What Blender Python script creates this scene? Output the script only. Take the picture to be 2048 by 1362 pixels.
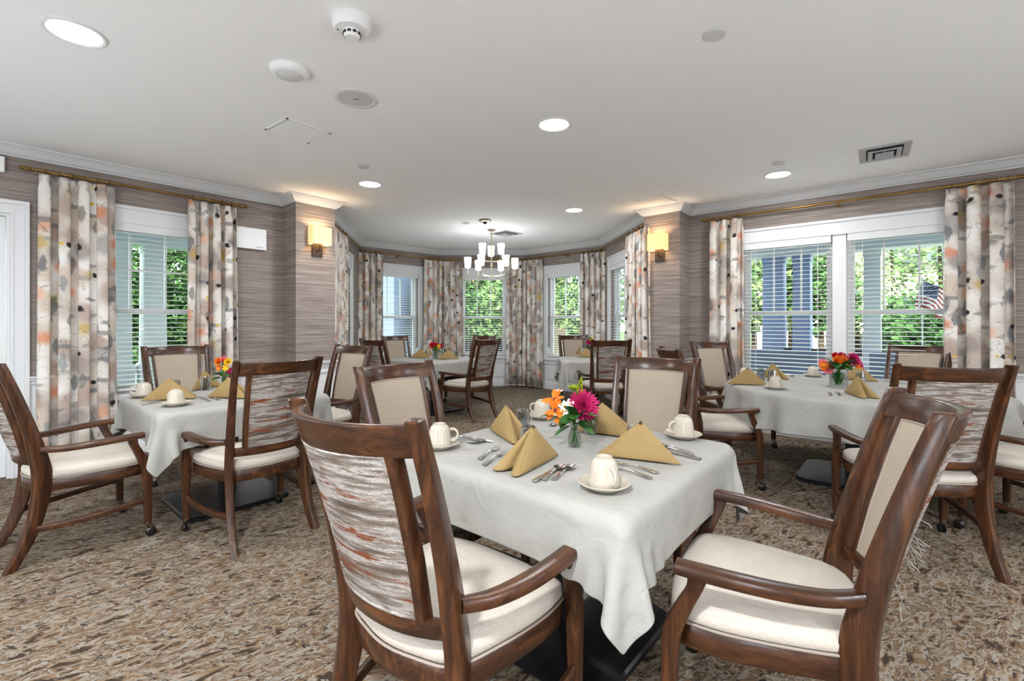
import bpy, bmesh, math, random
import numpy as np
from mathutils import Vector, Matrix
C = bpy.context.scene.collection
PI = math.pi
R = math.radians
for o in list(bpy.data.objects): bpy.data.objects.remove(o)

# ------------------------------------------------------------------ camera, world, sun, exposure
cam_d = bpy.data.cameras.new('camera'); cam = bpy.data.objects.new('camera', cam_d); C.objects.link(cam)
cam_d.sensor_width = 36; cam_d.lens = 937 / 2048 * 36; cam_d.shift_y = -35 / 2048
cam_d.clip_start = 0.05; cam_d.clip_end = 200
CAMH = 1.265
cam.location = (0, 0, CAMH); cam.rotation_euler = (R(90), 0, 0)
bpy.context.scene.camera = cam
vs = bpy.context.scene.view_settings
vs.view_transform = 'Standard'; vs.look = 'None'; vs.gamma = 1; vs.use_curve_mapping = False
vs.exposure = 1.36

w = bpy.data.worlds.new('sky'); bpy.context.scene.world = w; w.use_nodes = True
wt = w.node_tree; wt.nodes.clear()
wo = wt.nodes.new('ShaderNodeOutputWorld'); wb = wt.nodes.new('ShaderNodeBackground')
wb.inputs[0].default_value = (0.82, 0.90, 1.0, 1); wb.inputs[1].default_value = 2.3
wt.links.new(wb.outputs[0], wo.inputs[0])

def light(name, kind, loc, energy, color=(1, 1, 1), size=0.1, rot=(0, 0, 0), parent=None, spread=None, spot=None):
    d = bpy.data.lights.new(name, kind); d.energy = energy; d.color = color
    if kind == 'AREA':
        d.shape = 'DISK'; d.size = size
        if spread: d.spread = spread
    elif kind == 'SUN': d.angle = size
    else: d.shadow_soft_size = size
    if kind == 'SPOT': d.spot_size = spot or R(150); d.spot_blend = 0.6
    o = bpy.data.objects.new(name, d); C.objects.link(o); o.location = loc; o.rotation_euler = rot
    if parent: o.parent = parent
    return o
light('sun', 'SUN', (0, -5, 12), 4.2, (1.0, .95, .86), R(1), (R(52), 0, R(-25)))

# ------------------------------------------------------------------ coordinates
SA, CA = math.sin(R(40.4)), math.cos(R(40.4))
def AB(a, b):            # room axes (a along the left wall, b along the right wall) -> world
    return (0.648 * a - 0.7615 * b, 0.7615 * a + 0.648 * b)
def UN(px, py, z):       # photograph pixel lying at height z -> world xy
    Y = (CAMH - z) * 937 / (py - 646)
    return ((px - 1024) / 937 * Y, Y)
CEIL = 2.71

# ------------------------------------------------------------------ properties
def tag(o, label=None, cat=None, group=None, kind=None):
    if label: o['label'] = label
    if cat: o['category'] = cat
    if group: o['group'] = group
    if kind: o['kind'] = kind
    return o
def empty(name, loc=(0, 0, 0), rz=0, parent=None):
    o = bpy.data.objects.new(name, None); C.objects.link(o); o.empty_display_size = .1
    o.location = loc; o.rotation_euler = (0, 0, rz)
    if parent: o.parent = parent
    return o
def thing(name, label, cat, loc=(0, 0, 0), rz=0, group=None):
    return tag(empty(name, loc, rz), label, cat, group)
def copy_tree(o, parent=None):
    c = o.copy(); C.objects.link(c)
    if parent: c.parent = parent
    for ch in list(o.children): copy_tree(ch, c)
    return c
def obj(name, bm, mat, parent=None, smooth=40, loc=None, sub=0, bevel=0):
    me = bpy.data.meshes.new(name)
    if isinstance(bm, tuple):
        me.from_pydata(*bm)
    else:
        bmesh.ops.recalc_face_normals(bm, faces=bm.faces)
        bm.to_mesh(me); bm.free()
    for m in (mat if isinstance(mat, (list, tuple)) else [mat]): me.materials.append(m)
    if smooth:
        me.shade_smooth()
        me.set_sharp_from_angle(angle=R(smooth))
    o = bpy.data.objects.new(name, me); C.objects.link(o)
    if parent: o.parent = parent
    if loc: o.location = loc
    if bevel:
        m = o.modifiers.new('bevel', 'BEVEL'); m.width = bevel; m.segments = 2; m.limit_method = 'ANGLE'
    if sub:
        m = o.modifiers.new('subd', 'SUBSURF'); m.levels = sub; m.render_levels = sub
    return o

# ------------------------------------------------------------------ mesh helpers
def NB(): return bmesh.new()
def box(bm, x0, x1, y0, y1, z0, z1, M=None, mi=0):
    P = [(x0, y0, z0), (x1, y0, z0), (x1, y1, z0), (x0, y1, z0), (x0, y0, z1), (x1, y0, z1), (x1, y1, z1), (x0, y1, z1)]
    v = [bm.verts.new((M @ Vector(p)) if M else p) for p in P]
    for f in ((0, 3, 2, 1), (4, 5, 6, 7), (0, 1, 5, 4), (1, 2, 6, 5), (2, 3, 7, 6), (3, 0, 4, 7)):
        bm.faces.new([v[i] for i in f]).material_index = mi
    return v
def loft(bm, rings, caps=True, closed=True, mi=0):
    V = [[bm.verts.new(p) for p in r] for r in rings]
    n = len(V[0])
    for i in range(len(V) - 1):
        for j in range(n if closed else n - 1):
            k = (j + 1) % n
            bm.faces.new((V[i][j], V[i][k], V[i + 1][k], V[i + 1][j])).material_index = mi
    if caps and closed:
        bm.faces.new(list(reversed(V[0]))).material_index = mi
        bm.faces.new(V[-1]).material_index = mi
    return V
def rrect(w, d, c=.25):
    """rounded rectangle section, half sizes w/2, d/2"""
    r = min(w, d) * c; pts = []
    for sx, sy, a0 in ((1, 1, 0), (-1, 1, 90), (-1, -1, 180), (1, -1, 270)):
        for k in range(3):
            a = R(a0 + 45 * k)
            pts.append((sx * (w / 2 - r) + r * math.cos(a), sy * (d / 2 - r) + r * math.sin(a)))
    return pts
def post(bm, path, c=.22, rot=0):
    """path of (x,y,z,w,d): horizontal rounded sections, turned by rot"""
    q, s = math.cos(rot), math.sin(rot)
    rings = [[(x + u * q - v * s, y + u * s + v * q, z) for u, v in rrect(w_, d_, c)] for x, y, z, w_, d_ in path]
    x, y, z, w_, d_ = path[-1]
    rings.append([(x + u * q - v * s, y + u * s + v * q, z + .003) for u, v in rrect(w_ * .8, d_ * .85, c)])
    loft(bm, rings)
def catmull(P, n):
    P = [np.array(p, float) for p in P]; P = [2 * P[0] - P[1]] + P + [2 * P[-1] - P[-2]]
    out = []
    for i in range(1, len(P) - 2):
        for k in range(n):
            t = k / n; a, b, c, d = P[i - 1:i + 3]
            out.append(.5 * ((2 * b) + (c - a) * t + (2 * a - 5 * b + 4 * c - d) * t * t + (3 * b - a - 3 * c + d) * t ** 3))
    out.append(P[-2]); return out
def beam(bm, path, c=.22, n=5, up=(0, 0, 1)):
    """path of (x,y,z,w,h): sections perpendicular to the path, w sideways, h upward"""
    Q = catmull(path, n); rings = []
    U = Vector(up)
    for i, q in enumerate(Q):
        a = Q[max(i - 1, 0)]; b = Q[min(i + 1, len(Q) - 1)]
        t = Vector(b[:3] - a[:3]).normalized(); s = t.cross(U).normalized(); u = s.cross(t).normalized()
        rings.append([tuple(Vector(q[:3]) + s * p + u * r) for p, r in rrect(q[3], q[4], c)])
    loft(bm, rings)
def tube(bm, path, r, seg=8, n=1, caps=True):
    Q = catmull(path, n) if n > 1 else [np.array(p, float) for p in path]
    rings = []; prev = None
    for i, q in enumerate(Q):
        a = Q[max(i - 1, 0)]; b = Q[min(i + 1, len(Q) - 1)]
        t = Vector(b[:3] - a[:3]).normalized()
        if prev is None: s = t.orthogonal().normalized()
        else: s = (prev - t * prev.dot(t)).normalized()
        prev = s; u = t.cross(s)
        rr = r if not callable(r) else r(i / (len(Q) - 1))
        rings.append([tuple(Vector(q[:3]) + s * rr * math.cos(2 * PI * k / seg) + u * rr * math.sin(2 * PI * k / seg)) for k in range(seg)])
    loft(bm, rings, caps)
def lathe(bm, prof, seg=24, c=(0, 0, 0), M=None, mi=0):
    rings = []
    for r, z in prof:
        ring = []
        for k in range(seg):
            p = Vector((max(r, 1e-4) * math.cos(2 * PI * k / seg), max(r, 1e-4) * math.sin(2 * PI * k / seg), z))
            if M: p = M @ p
            ring.append(tuple(p + Vector(c)))
        rings.append(ring)
    V = loft(bm, rings, True, True, mi)
    return V
def prism(bm, poly, z0, z1, mi=0):
    loft(bm, [[(x, y, z0) for x, y in poly], [(x, y, z1) for x, y in poly]], mi=mi)

# ------------------------------------------------------------------ materials
def lin(c):
    c = [v / 255 for v in c]
    return tuple((v / 12.92 if v <= .04045 else ((v + .055) / 1.055) ** 2.4) for v in c) + (1,)
class NT:
    def __init__(s, name):
        s.m = bpy.data.materials.new(name); s.m.use_nodes = True; s.t = s.m.node_tree; s.t.nodes.clear()
        s.out = s.n('ShaderNodeOutputMaterial'); s.p = s.n('ShaderNodeBsdfPrincipled'); s.l(s.p.outputs[0], s.out.inputs[0])
    def n(s, k, **kw):
        x = s.t.nodes.new(k)
        for a, b in kw.items(): setattr(x, a, b)
        return x
    def l(s, a, b): s.t.links.new(a, b)
    def set(s, i, v):
        if hasattr(v, 'is_linked') or isinstance(v, bpy.types.NodeSocket): s.l(v, i)
        else: i.default_value = v
    def coord(s, kind='Object', scale=(1, 1, 1), rot=(0, 0, 0), loc=(0, 0, 0)):
        if kind == 'World': o = s.n('ShaderNodeNewGeometry').outputs['Position']
        else: o = s.n('ShaderNodeTexCoord').outputs[kind]
        mp = s.n('ShaderNodeMapping'); s.l(o, mp.inputs[0]); mp.inputs['Scale'].default_value = scale
        mp.inputs['Rotation'].default_value = rot; mp.inputs['Location'].default_value = loc
        return mp.outputs[0]
    def noise(s, vec, scale=5, detail=3, rough=.5, dist=0, out='Fac'):
        x = s.n('ShaderNodeTexNoise'); s.l(vec, x.inputs['Vector']); x.inputs['Scale'].default_value = scale
        x.inputs['Detail'].default_value = detail; x.inputs['Roughness'].default_value = rough; x.inputs['Distortion'].default_value = dist
        return x.outputs[out]
    def math(s, op, a, b=0, c=0):
        x = s.n('ShaderNodeMath', operation=op); s.set(x.inputs[0], a); s.set(x.inputs[1], b)
        if len(x.inputs) > 2: s.set(x.inputs[2], c)
        return x.outputs[0]
    def ramp(s, fac, stops, interp='LINEAR'):
        x = s.n('ShaderNodeValToRGB'); s.l(fac, x.inputs[0]); r = x.color_ramp; r.interpolation = interp
        while len(r.elements) < len(stops): r.elements.new(.5)
        for e, (p, c) in zip(r.elements, stops):
            e.position = p; e.color = lin(c) if len(c) == 3 else c
        return x.outputs[0]
    def step(s, v, a, b):
        x = s.n('ShaderNodeMapRange'); s.l(v, x.inputs[0]); x.inputs[1].default_value = a; x.inputs[2].default_value = b
        x.interpolation_type = 'SMOOTHSTEP'; return x.outputs[0]
    def mix(s, f, a, b, mode='MIX'):
        x = s.n('ShaderNodeMix', data_type='RGBA', blend_type=mode); s.set(x.inputs[0], f)
        for i, v in ((6, a), (7, b)):
            if isinstance(v, tuple): v = lin(v) if len(v) == 3 else v
            s.set(x.inputs[i], v)
        return x.outputs[2]
    def col(s, v): s.set(s.p.inputs['Base Color'], lin(v) if isinstance(v, tuple) and len(v) == 3 else v); return s
    def rough(s, v): s.set(s.p.inputs['Roughness'], v); return s
    def spec(s, v): s.p.inputs['Specular IOR Level'].default_value = v; return s
    def bump(s, h, strength=.3, dist=.01):
        b = s.n('ShaderNodeBump'); s.l(h, b.inputs['Height']); b.inputs['Strength'].default_value = strength
        b.inputs['Distance'].default_value = dist; s.l(b.outputs[0], s.p.inputs['Normal']); return s
def plain(name, c, rough=.5, metal=0, spec=.5, var=0, bump=0, bscale=200):
    t = NT(name); t.rough(rough).spec(spec); t.p.inputs['Metallic'].default_value = metal
    if var:
        v = t.coord('Object'); n = t.noise(v, 6, 4)
        lo = tuple(max(0, x - var) for x in c); hi = tuple(min(255, x + var) for x in c)
        t.col(t.ramp(n, [(.3, lo), (.7, hi)]))
    else: t.col(c)
    if bump: t.bump(t.noise(t.coord('Object'), bscale, 2), bump, .002)
    return t.m
def emit(name, c, s):
    t = NT(name); e = t.n('ShaderNodeEmission'); e.inputs[0].default_value = lin(c); e.inputs[1].default_value = s
    t.l(e.outputs[0], t.out.inputs[0]); return t.m
def glass(name, tint=(255, 255, 255), refl=.12, rough=0.02):
    t = NT(name); tr = t.n('ShaderNodeBsdfTransparent'); tr.inputs[0].default_value = lin(tint)
    g = t.n('ShaderNodeBsdfGlossy'); g.inputs['Roughness'].default_value = rough
    lw = t.n('ShaderNodeLayerWeight'); lw.inputs[0].default_value = refl
    mx = t.n('ShaderNodeMixShader'); t.l(lw.outputs['Facing'], mx.inputs[0]); t.l(tr.outputs[0], mx.inputs[1]); t.l(g.outputs[0], mx.inputs[2])
    t.l(mx.outputs[0], t.out.inputs[0]); return t.m
def wood(name, axis, dark=(34, 19, 12), mid=(62, 36, 21), light_=(98, 60, 33)):
    t = NT(name); sc = {'x': (1.2, 14, 14), 'y': (14, 1.2, 14), 'z': (14, 14, 1.2)}[axis]
    v = t.coord('Object', sc); n = t.noise(v, 2.2, 5, .6, .7)
    f = t.coord('Object', tuple(k * 7 for k in sc)); g = t.noise(f, 3, 2)
    m = t.math('ADD', t.math('MULTIPLY', n, .85), t.math('MULTIPLY', g, .15))
    t.col(t.ramp(m, [(.3, dark), (.5, mid), (.7, light_)])); t.rough(.27); t.spec(.5)
    t.bump(g, .06, .002); return t.m
M = {}
M['wz'] = wood('walnut_upright', 'z'); M['wx'] = wood('walnut_rail', 'x'); M['wy'] = wood('walnut_arm', 'y')
def m_paint(name, c, rough=.5): return plain(name, c, rough, 0, .3)
M['ceiling'] = m_paint('ceiling_paint', (248, 249, 250), .9)
M['trim'] = m_paint('trim_paint', (220, 221, 223), .35)
M['wain'] = m_paint('wainscot_paint', (226, 227, 229), .5)
M['plastic'] = m_paint('white_plastic', (242, 243, 244), .4)
def m_wallpaper():
    t = NT('grasscloth_wallpaper')
    a = t.noise(t.coord('World', (1.1, 1.1, 60)), 1.6, 4, .62, .6)
    b = t.noise(t.coord('World', (2.5, 2.5, 210), loc=(3, 1, 7)), 1.4, 2, .5, .2)
    c = t.noise(t.coord('World', (.5, .5, 1)), 1.2, 2)
    m = t.math('ADD', t.math('MULTIPLY', a, .65), t.math('MULTIPLY', b, .35))
    col = t.ramp(m, [(.3, (92, 82, 79)), (.43, (128, 117, 112)), (.53, (150, 139, 133)), (.68, (182, 171, 164))])
    t.col(col); t.rough(.7); t.spec(.25); t.bump(m, .25, .004); return t.m
M['paper'] = m_wallpaper()
def m_carpet():
    t = NT('patterned_carpet')
    base = t.coord('World', (1, 1, 1), (0, 0, R(-38)))
    st = t.n('ShaderNodeVectorMath', operation='MULTIPLY'); t.l(base, st.inputs[0]); st.inputs[1].default_value = (8.5, 19, 1)
    w1 = t.noise(st.outputs[0], .45, 2, .5, 0, 'Color')
    sub = t.n('ShaderNodeVectorMath', operation='SUBTRACT'); t.l(w1, sub.inputs[0]); sub.inputs[1].default_value = (.5, .5, .5)
    sc = t.n('ShaderNodeVectorMath', operation='SCALE'); t.l(sub.outputs[0], sc.inputs[0]); sc.inputs['Scale'].default_value = 2.6
    ad = t.n('ShaderNodeVectorMath', operation='ADD'); t.l(st.outputs[0], ad.inputs[0]); t.l(sc.outputs[0], ad.inputs[1])
    n = t.noise(ad.outputs[0], 1.15, 2.5, .6)
    col = t.ramp(n, [(0.0, (96, 76, 60)), (.36, (84, 68, 56)), (.40, (150, 118, 84)), (.455, (172, 140, 104)), (.485, (190, 178, 160)), (.52, (196, 186, 170)), (.535, (92, 78, 68)), (.56, (160, 128, 94)), (.61, (150, 118, 84)), (.64, (186, 172, 152)), (.70, (110, 92, 76)), (1, (160, 128, 94))])
    n2 = t.noise(t.coord('World', (14, 30, 1), (0, 0, R(-30)), (5, 2, 0)), 1.6, 3, .6, 1.2)
    col = t.mix(t.step(n2, .58, .63), col, (190, 178, 160))
    col = t.mix(t.step(n2, .40, .36), col, (80, 68, 62))
    hs = t.n('ShaderNodeHueSaturation'); t.l(col, hs.inputs['Color']); hs.inputs['Saturation'].default_value = .88; hs.inputs['Value'].default_value = .54; col = hs.outputs[0]
    fz = t.noise(t.coord('World', (1, 1, 1)), 420, 2)
    col = t.mix(.3, col, t.ramp(fz, [(.3, (150, 150, 150)), (.7, (255, 255, 255))]), 'MULTIPLY')
    t.col(col); t.rough(.95); t.spec(.1); t.bump(fz, .5, .004)
    return t.m
M['carpet'] = m_carpet()
def m_cream(name='cream_upholstery', lo=(176, 166, 155), hi=(205, 198, 188)):
    t = NT(name); v = t.coord('Object', (420, 30, 420)); n = t.noise(v, 1.5, 2)
    u = t.noise(t.coord('Object', (60, 500, 90), loc=(2, 2, 2)), 1.5, 2)
    m = t.math('MULTIPLY_ADD', n, .6, t.math('MULTIPLY', u, .4))
    t.col(t.ramp(m, [(.3, lo), (.7, hi)])); t.rough(.8); t.spec(.2); t.bump(m, .2, .002); return t.m
M['cream'] = m_cream(); M['tan'] = m_cream('tan_back_upholstery', (150, 137, 122), (176, 163, 147))  # backrests: same cream fabric, its shade put in as a darker colour
M['piping'] = plain('taupe_piping', (150, 138, 128), .7)
def m_stripe():
    t = NT('woven_back_fabric')
    a = t.noise(t.coord('Object', (3.2, .5, 30)), 1.7, 6, .68, .25)
    c = t.noise(t.coord('Object', (2.0, .5, 15), loc=(4, 0, 2.3)), 1.5, 5, .65, .15)
    f = t.noise(t.coord('Object', (240, 10, 240)), 1.6, 2)
    col = t.ramp(a, [(.25, (70, 60, 53)), (.40, (108, 96, 87)), (.50, (142, 132, 124)), (.56, (188, 183, 178)), (.66, (114, 101, 91)), (.8, (84, 72, 63))])
    col = t.mix(t.step(c, .575, .63), col, (128, 74, 50))
    col = t.mix(.45, col, t.ramp(f, [(.35, (120, 120, 120)), (.65, (255, 255, 255))]), 'MULTIPLY')
    t.col(col); t.rough(.9); t.spec(.15); t.bump(f, .35, .003); return t.m
M['stripe'] = m_stripe()
def m_linen(name, c, tone=8):
    t = NT(name); n = t.noise(t.coord('Object', (1, 1, 1)), 5, 4)
    f = t.math('ADD', t.math('MULTIPLY', t.noise(t.coord('Object'), 500, 1), .12), t.noise(t.coord('Object'), 7, 4, .55, 1.2))
    t.col(t.ramp(n, [(.3, tuple(max(0, x - tone) for x in c)), (.7, c)])); t.rough(.85); t.spec(.15); t.bump(f, .7, .014)
    return t.m
M['cloth'] = m_linen('ivory_tablecloth', (165, 164, 159))
M['napkin'] = m_linen('gold_napkin', (160, 136, 94), 12)
M['china'] = plain('cream_china', (186, 178, 164), .15, 0, .6)
M['steel'] = plain('polished_steel', (200, 200, 202), .16, 1)
M['black'] = plain('black_metal', (22, 22, 25), .3, 0, .5)
M['rubber'] = plain('black_caster', (16, 15, 15), .3, 0, .6)
M['pewter'] = plain('antique_metal', (120, 108, 96), .35, 1)
M['brass'] = plain('antique_brass', (142, 112, 66), .35, .85, .5, 18)
M['nickel'] = plain('satin_nickel', (176, 162, 140), .3, .9)
M['bronze'] = plain('dark_bronze', (72, 62, 56), .4, .6)
M['pane'] = glass('window_glass', (248, 252, 250), .06)
M['crystal'] = glass('cut_glass', (226, 232, 236), .72, .05)
M['vaseglass'] = glass('vase_glass', (238, 242, 240), .22, .03)
M['blind'] = m_paint('blind_slat', (236, 234, 230), .45)
M['led'] = emit('lamp_glow', (255, 252, 246), 4.0)
M['opal'] = emit('opal_glow', (255, 252, 246), 1.3)
def m_floral():
    t = NT('watercolour_floral_curtain')
    uv = t.coord('UV')
    wn = t.noise(uv, 9, 3, .5, 0, 'Color')
    s1 = t.n('ShaderNodeVectorMath', operation='SUBTRACT'); t.l(wn, s1.inputs[0]); s1.inputs[1].default_value = (.5, .5, .5)
    s2 = t.n('ShaderNodeVectorMath', operation='SCALE'); t.l(s1.outputs[0], s2.inputs[0]); s2.inputs['Scale'].default_value = .07
    s3 = t.n('ShaderNodeVectorMath', operation='ADD'); t.l(uv, s3.inputs[0]); t.l(s2.outputs[0], s3.inputs[1])
    W = s3.outputs[0]
    def layer(scale, rad, soft, loc, keep, vscale=(1, 1, 1), rot=0, rnd=1.0):
        mp = t.n('ShaderNodeMapping'); t.l(W, mp.inputs[0]); mp.inputs['Location'].default_value = loc
        mp.inputs['Rotation'].default_value = (0, 0, rot); mp.inputs['Scale'].default_value = vscale
        v = t.n('ShaderNodeTexVoronoi', voronoi_dimensions='2D'); t.l(mp.outputs[0], v.inputs['Vector'])
        v.inputs['Scale'].default_value = scale; v.inputs['Randomness'].default_value = rnd
        sep = t.n('ShaderNodeSeparateColor'); t.l(v.outputs['Color'], sep.inputs[0])
        f = t.step(v.outputs['Distance'], rad, rad * (1 - soft))
        k = t.step(sep.outputs[0], keep, keep + .02)
        return t.math('MULTIPLY', f, k), sep.outputs[1], v.outputs['Distance']
    col = t.ramp(t.noise(uv, 2.6, 3), [(.35, (190, 178, 168)), (.5, (222, 215, 206)), (.62, (232, 229, 225))])
    f, r, d = layer(4.2, .55, .6, (0, 0, 0), .25)
    col = t.mix(t.math('MULTIPLY', f, .9), col, t.ramp(r, [(0, (178, 158, 146)), (.4, (160, 148, 142)), (.7, (206, 190, 174)), (.9, (172, 166, 164))], 'CONSTANT'))
    f, r, d = layer(4.4, .36, .75, (3.3, 1.7, 0), .52)
    col = t.mix(t.math('MULTIPLY', f, .85), col, t.ramp(r, [(0, (212, 140, 104)), (.35, (218, 166, 134)), (.6, (190, 162, 92)), (.8, (224, 178, 150))], 'CONSTANT'))
    f, r, d = layer(3.6, .30, .35, (.7, 5.1, 0), .55, (2.9, .95, 1), R(35))
    col = t.mix(t.math('MULTIPLY', f, .75), col, t.ramp(r, [(0, (96, 104, 112)), (.4, (140, 148, 150)), (.7, (120, 116, 110))], 'CONSTANT'))
    f, r, d = layer(3.6, .28, .4, (2.2, .4, 0), .6, (.95, 3.0, 1), R(25))
    col = t.mix(t.math('MULTIPLY', f, .7), col, t.ramp(r, [(0, (112, 116, 120)), (.5, (156, 152, 146))], 'CONSTANT'))
    f, r, d = layer(4.4, .13, .5, (9.1, 3.3, 0), .62)
    col = t.mix(f, col, (50, 46, 48))
    f, r, d = layer(4.4, .07, .3, (9.15, 3.3, 0), .80)
    col = t.mix(f, col, (214, 180, 80))
    n = t.noise(uv, 5.5, 2, .5, .6)
    ln = t.step(t.math('ABSOLUTE', t.math('SUBTRACT', n, .5)), .006, .002)
    col = t.mix(t.math('MULTIPLY', ln, .6), col, (96, 84, 78))
    t.col(col); t.rough(.85); t.spec(.15); t.bump(t.noise(uv, 900, 1), .08, .001)
    return t.m
M['floral'] = m_floral()
# ------------------------------------------------------------------ room shell
LW, RW = 5.59, 6.01
def V2(p): return np.array(p, float)
P0, P1, P2, P3, P4, P5 = AB(2.90, 5.55), (-2.68, 8.25), (-1.455, 9.40), (.24, 9.40), (1.592, 8.20), (1.80, 6.126)
BK = -3.2
WT = .16
ZS, ZH = .60, 2.20       # window opening
RAIL = .82
def frame2(p0, p1):
    p0, p1 = V2(p0), V2(p1); L = float(np.linalg.norm(p1 - p0)); d = (p1 - p0) / L; n = np.array([-d[1], d[0]])
    return p0, d, n, L          # n points to the left of travel = outside (walls listed clockwise seen from above)
def MW(p0, p1):
    o, d, n, L = frame2(p0, p1)
    return Matrix(((d[0], n[0], 0, o[0]), (d[1], n[1], 0, o[1]), (0, 0, 1, 0), (0, 0, 0, 1))), L
def wall(name, p0, p1, openings=(), e0=0, e1=0, thick=WT):
    """box wall, outside on the left of p0->p1; openings = (s0, s1, z0, z1)"""
    Mx, L = MW(p0, p1); bm = NB()
    S = sorted({-e0, L + e1} | {v for o in openings for v in o[:2]})
    for s0, s1 in zip(S, S[1:]):
        op = [o for o in openings if o[0] < (s0 + s1) / 2 < o[1]]
        zz = [0, RAIL - .03, CEIL + .02]
        segs = [(0, RAIL - .03), (RAIL - .03, CEIL + .02)]
        if op:
            o = op[0]; segs = [(0, o[2]), (o[3], CEIL + .02)] if o[2] > 0 else [(o[3], CEIL + .02)]
        for a, b in segs:
            box(bm, s0, s1, 0, thick, a, b, Mx, mi=1 if b <= RAIL else 0)
    return tag(obj(name, bm, [M['paper'], M['wain']], smooth=0), kind='structure')
def rayhit(px, p0, p1):
    """distance along p0->p1 seen at photograph column px"""
    o, d, n, L = frame2(p0, p1); r = (px - 1024) / 937
    # o+s d = (rY, Y)
    s = (r * o[1] - o[0]) / (d[0] - r * d[1]); return s
LW0, LW1 = AB(BK, LW), AB(2.43, LW)
RW0, RW1 = AB(RW, 2.14), AB(RW, BK)
S = {}
def LA(a): return a - BK
def RB(b): return 2.14 - b
win_left = (LA(.74), LA(1.64)); door_l = (LA(-.70), LA(.256))
win_r1 = (RB(1.52), RB(.585)); win_r2 = (RB(.565), RB(-.37))
win_w0 = (.75, 1.65)
s1 = rayhit(770, P1, P2); win_w1 = (rayhit(748, P1, P2), rayhit(836, P1, P2))
win_w2 = (rayhit(923, P2, P3), rayhit(1011, P2, P3))
win_w3 = (rayhit(1096, P3, P4), rayhit(1180, P3, P4))
L4 = frame2(P4, P5)[3]
win_w4 = (.45, 1.32)
o_ = lambda *ws: [(a, b, ZS, ZH) for a, b in ws]
wall('wall_left', LW0, LW1, o_(win_left) + [(door_l[0], door_l[1], 0, 2.155)], e0=.16)
wall('wall_bay_left', P0, P1, o_(win_w0), e1=.08)
wall('wall_bay_back_left', P1, P2, o_(win_w1), e1=.06)
wall('wall_bay_centre', P2, P3, o_(win_w2), e0=.0, e1=.06)
wall('wall_bay_back_right', P3, P4, o_(win_w3), e1=.08)
wall('wall_bay_right', P4, P5, o_(win_w4))
wall('wall_right', RW0, RW1, [(win_r1[0], win_r2[1], ZS, ZH)], e1=.16)
wall('wall_back_right', AB(RW, BK), AB(BK, BK))
wall('wall_back_left', AB(BK, BK), AB(BK, LW), e1=.16)
# piers either side of the bay
for nm, q in (('wall_pier_left', [AB(2.43, 5.25), AB(2.90, 5.25), AB(2.90, 5.85), AB(2.43, 5.85)]),
              ('wall_pier_right', [AB(5.66, 2.60), AB(5.66, 2.14), AB(6.30, 2.14), AB(6.30, 2.60)])):
    bm = NB(); prism(bm, q, 0, RAIL - .03, 1); prism(bm, q, RAIL - .03, CEIL + .02, 0)
    tag(obj(nm, bm, [M['paper'], M['wain']], smooth=0), kind='structure')
bm = NB(); prism(bm, [AB(2.8, 5.25 + .2), AB(2.9, 5.56), (P0[0] - .25, P0[1] + .05), AB(2.5, 5.7)], 0, 2.72, 0); bm.free()
foot = [AB(BK - .16, BK - .16), AB(RW + .16, BK - .16), AB(RW + .16, 2.6), (P5[0] + .2, P5[1]), (P4[0] + .16, P4[1] + .1), (P3[0] + .06, P3[1] + .16),
        (P2[0] - .06, P2[1] + .16), (P1[0] - .16, P1[1] + .08), (P0[0] - .2, P0[1]), AB(2.5, LW + .16), AB(BK - .16, LW + .16)]
bm = NB(); prism(bm, foot, -.12, 0); tag(obj('floor', bm, M['carpet'], smooth=0), kind='structure')
bm = NB(); prism(bm, foot, CEIL, CEIL + .15); tag(obj('ceiling', bm, M['ceiling'], smooth=0), kind='structure')

path = [AB(BK, BK), AB(BK, LW), AB(2.43, LW), AB(2.43, 5.25), AB(2.90, 5.25), (P0[0] + .01, P0[1] - .01), P1, P2, P3, P4, P5, AB(5.66, 2.60), AB(5.66, 2.14), AB(RW, 2.14), AB(RW, BK)]
def offset_path(P, d, closed=True):
    out = []; n = len(P)
    for i in range(n):
        p = V2(P[i]); a = V2(P[i - 1]) if (closed or i) else None; b = V2(P[(i + 1) % n]) if (closed or i < n - 1) else None
        def nr(u, v): t = (v - u) / np.linalg.norm(v - u); return np.array([t[1], -t[0]])   # inside = right of travel
        if a is None: m = nr(p, b); k = 1
        elif b is None: m = nr(a, p); k = 1
        else:
            n1, n2 = nr(a, p), nr(p, b); m = n1 + n2; m /= np.linalg.norm(m); k = 1 / max(.35, float(m @ n1))
        out.append(tuple(p + m * d * k))
    return out
def moulding(name, P, prof, mat, closed, kind='structure'):
    rows = [[(x, y, z) for x, y in offset_path(P, d, closed)] for d, z in prof]
    bm = NB(); V = [[bm.verts.new(p) for p in r] for r in rows]; n = len(P); m = len(rows)
    for i in range(n if closed else n - 1):
        j = (i + 1) % n
        for k in range(m):
            l = (k + 1) % m
            bm.faces.new((V[k][i], V[k][j], V[l][j], V[l][i]))
    if not closed:
        bm.faces.new([V[k][0] for k in range(m)]); bm.faces.new([V[k][-1] for k in reversed(range(m))])
    return tag(obj(name, bm, mat, smooth=25), kind=kind)
crown = [(0, 2.625), (.012, 2.625), (.016, 2.636), (.030, 2.640), (.042, 2.652), (.052, 2.668), (.070, 2.682), (.078, 2.694), (.094, 2.697), (.096, CEIL), (0, CEIL)]
moulding('trim_1', path, crown, M['trim'], True)
railp = [(0, .75), (.012, .752), (.014, .775), (.026, .785), (.030, .80), (.040, .806), (.040, .82), (0, .82)]
basep = [(0, 0), (.016, 0), (.016, .105), (.010, .125), (0, .135)]
def on(p0, p1, s): o, d, n, L = frame2(p0, p1); return tuple(o + d * s)
CS = .10                  # casing width
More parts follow.
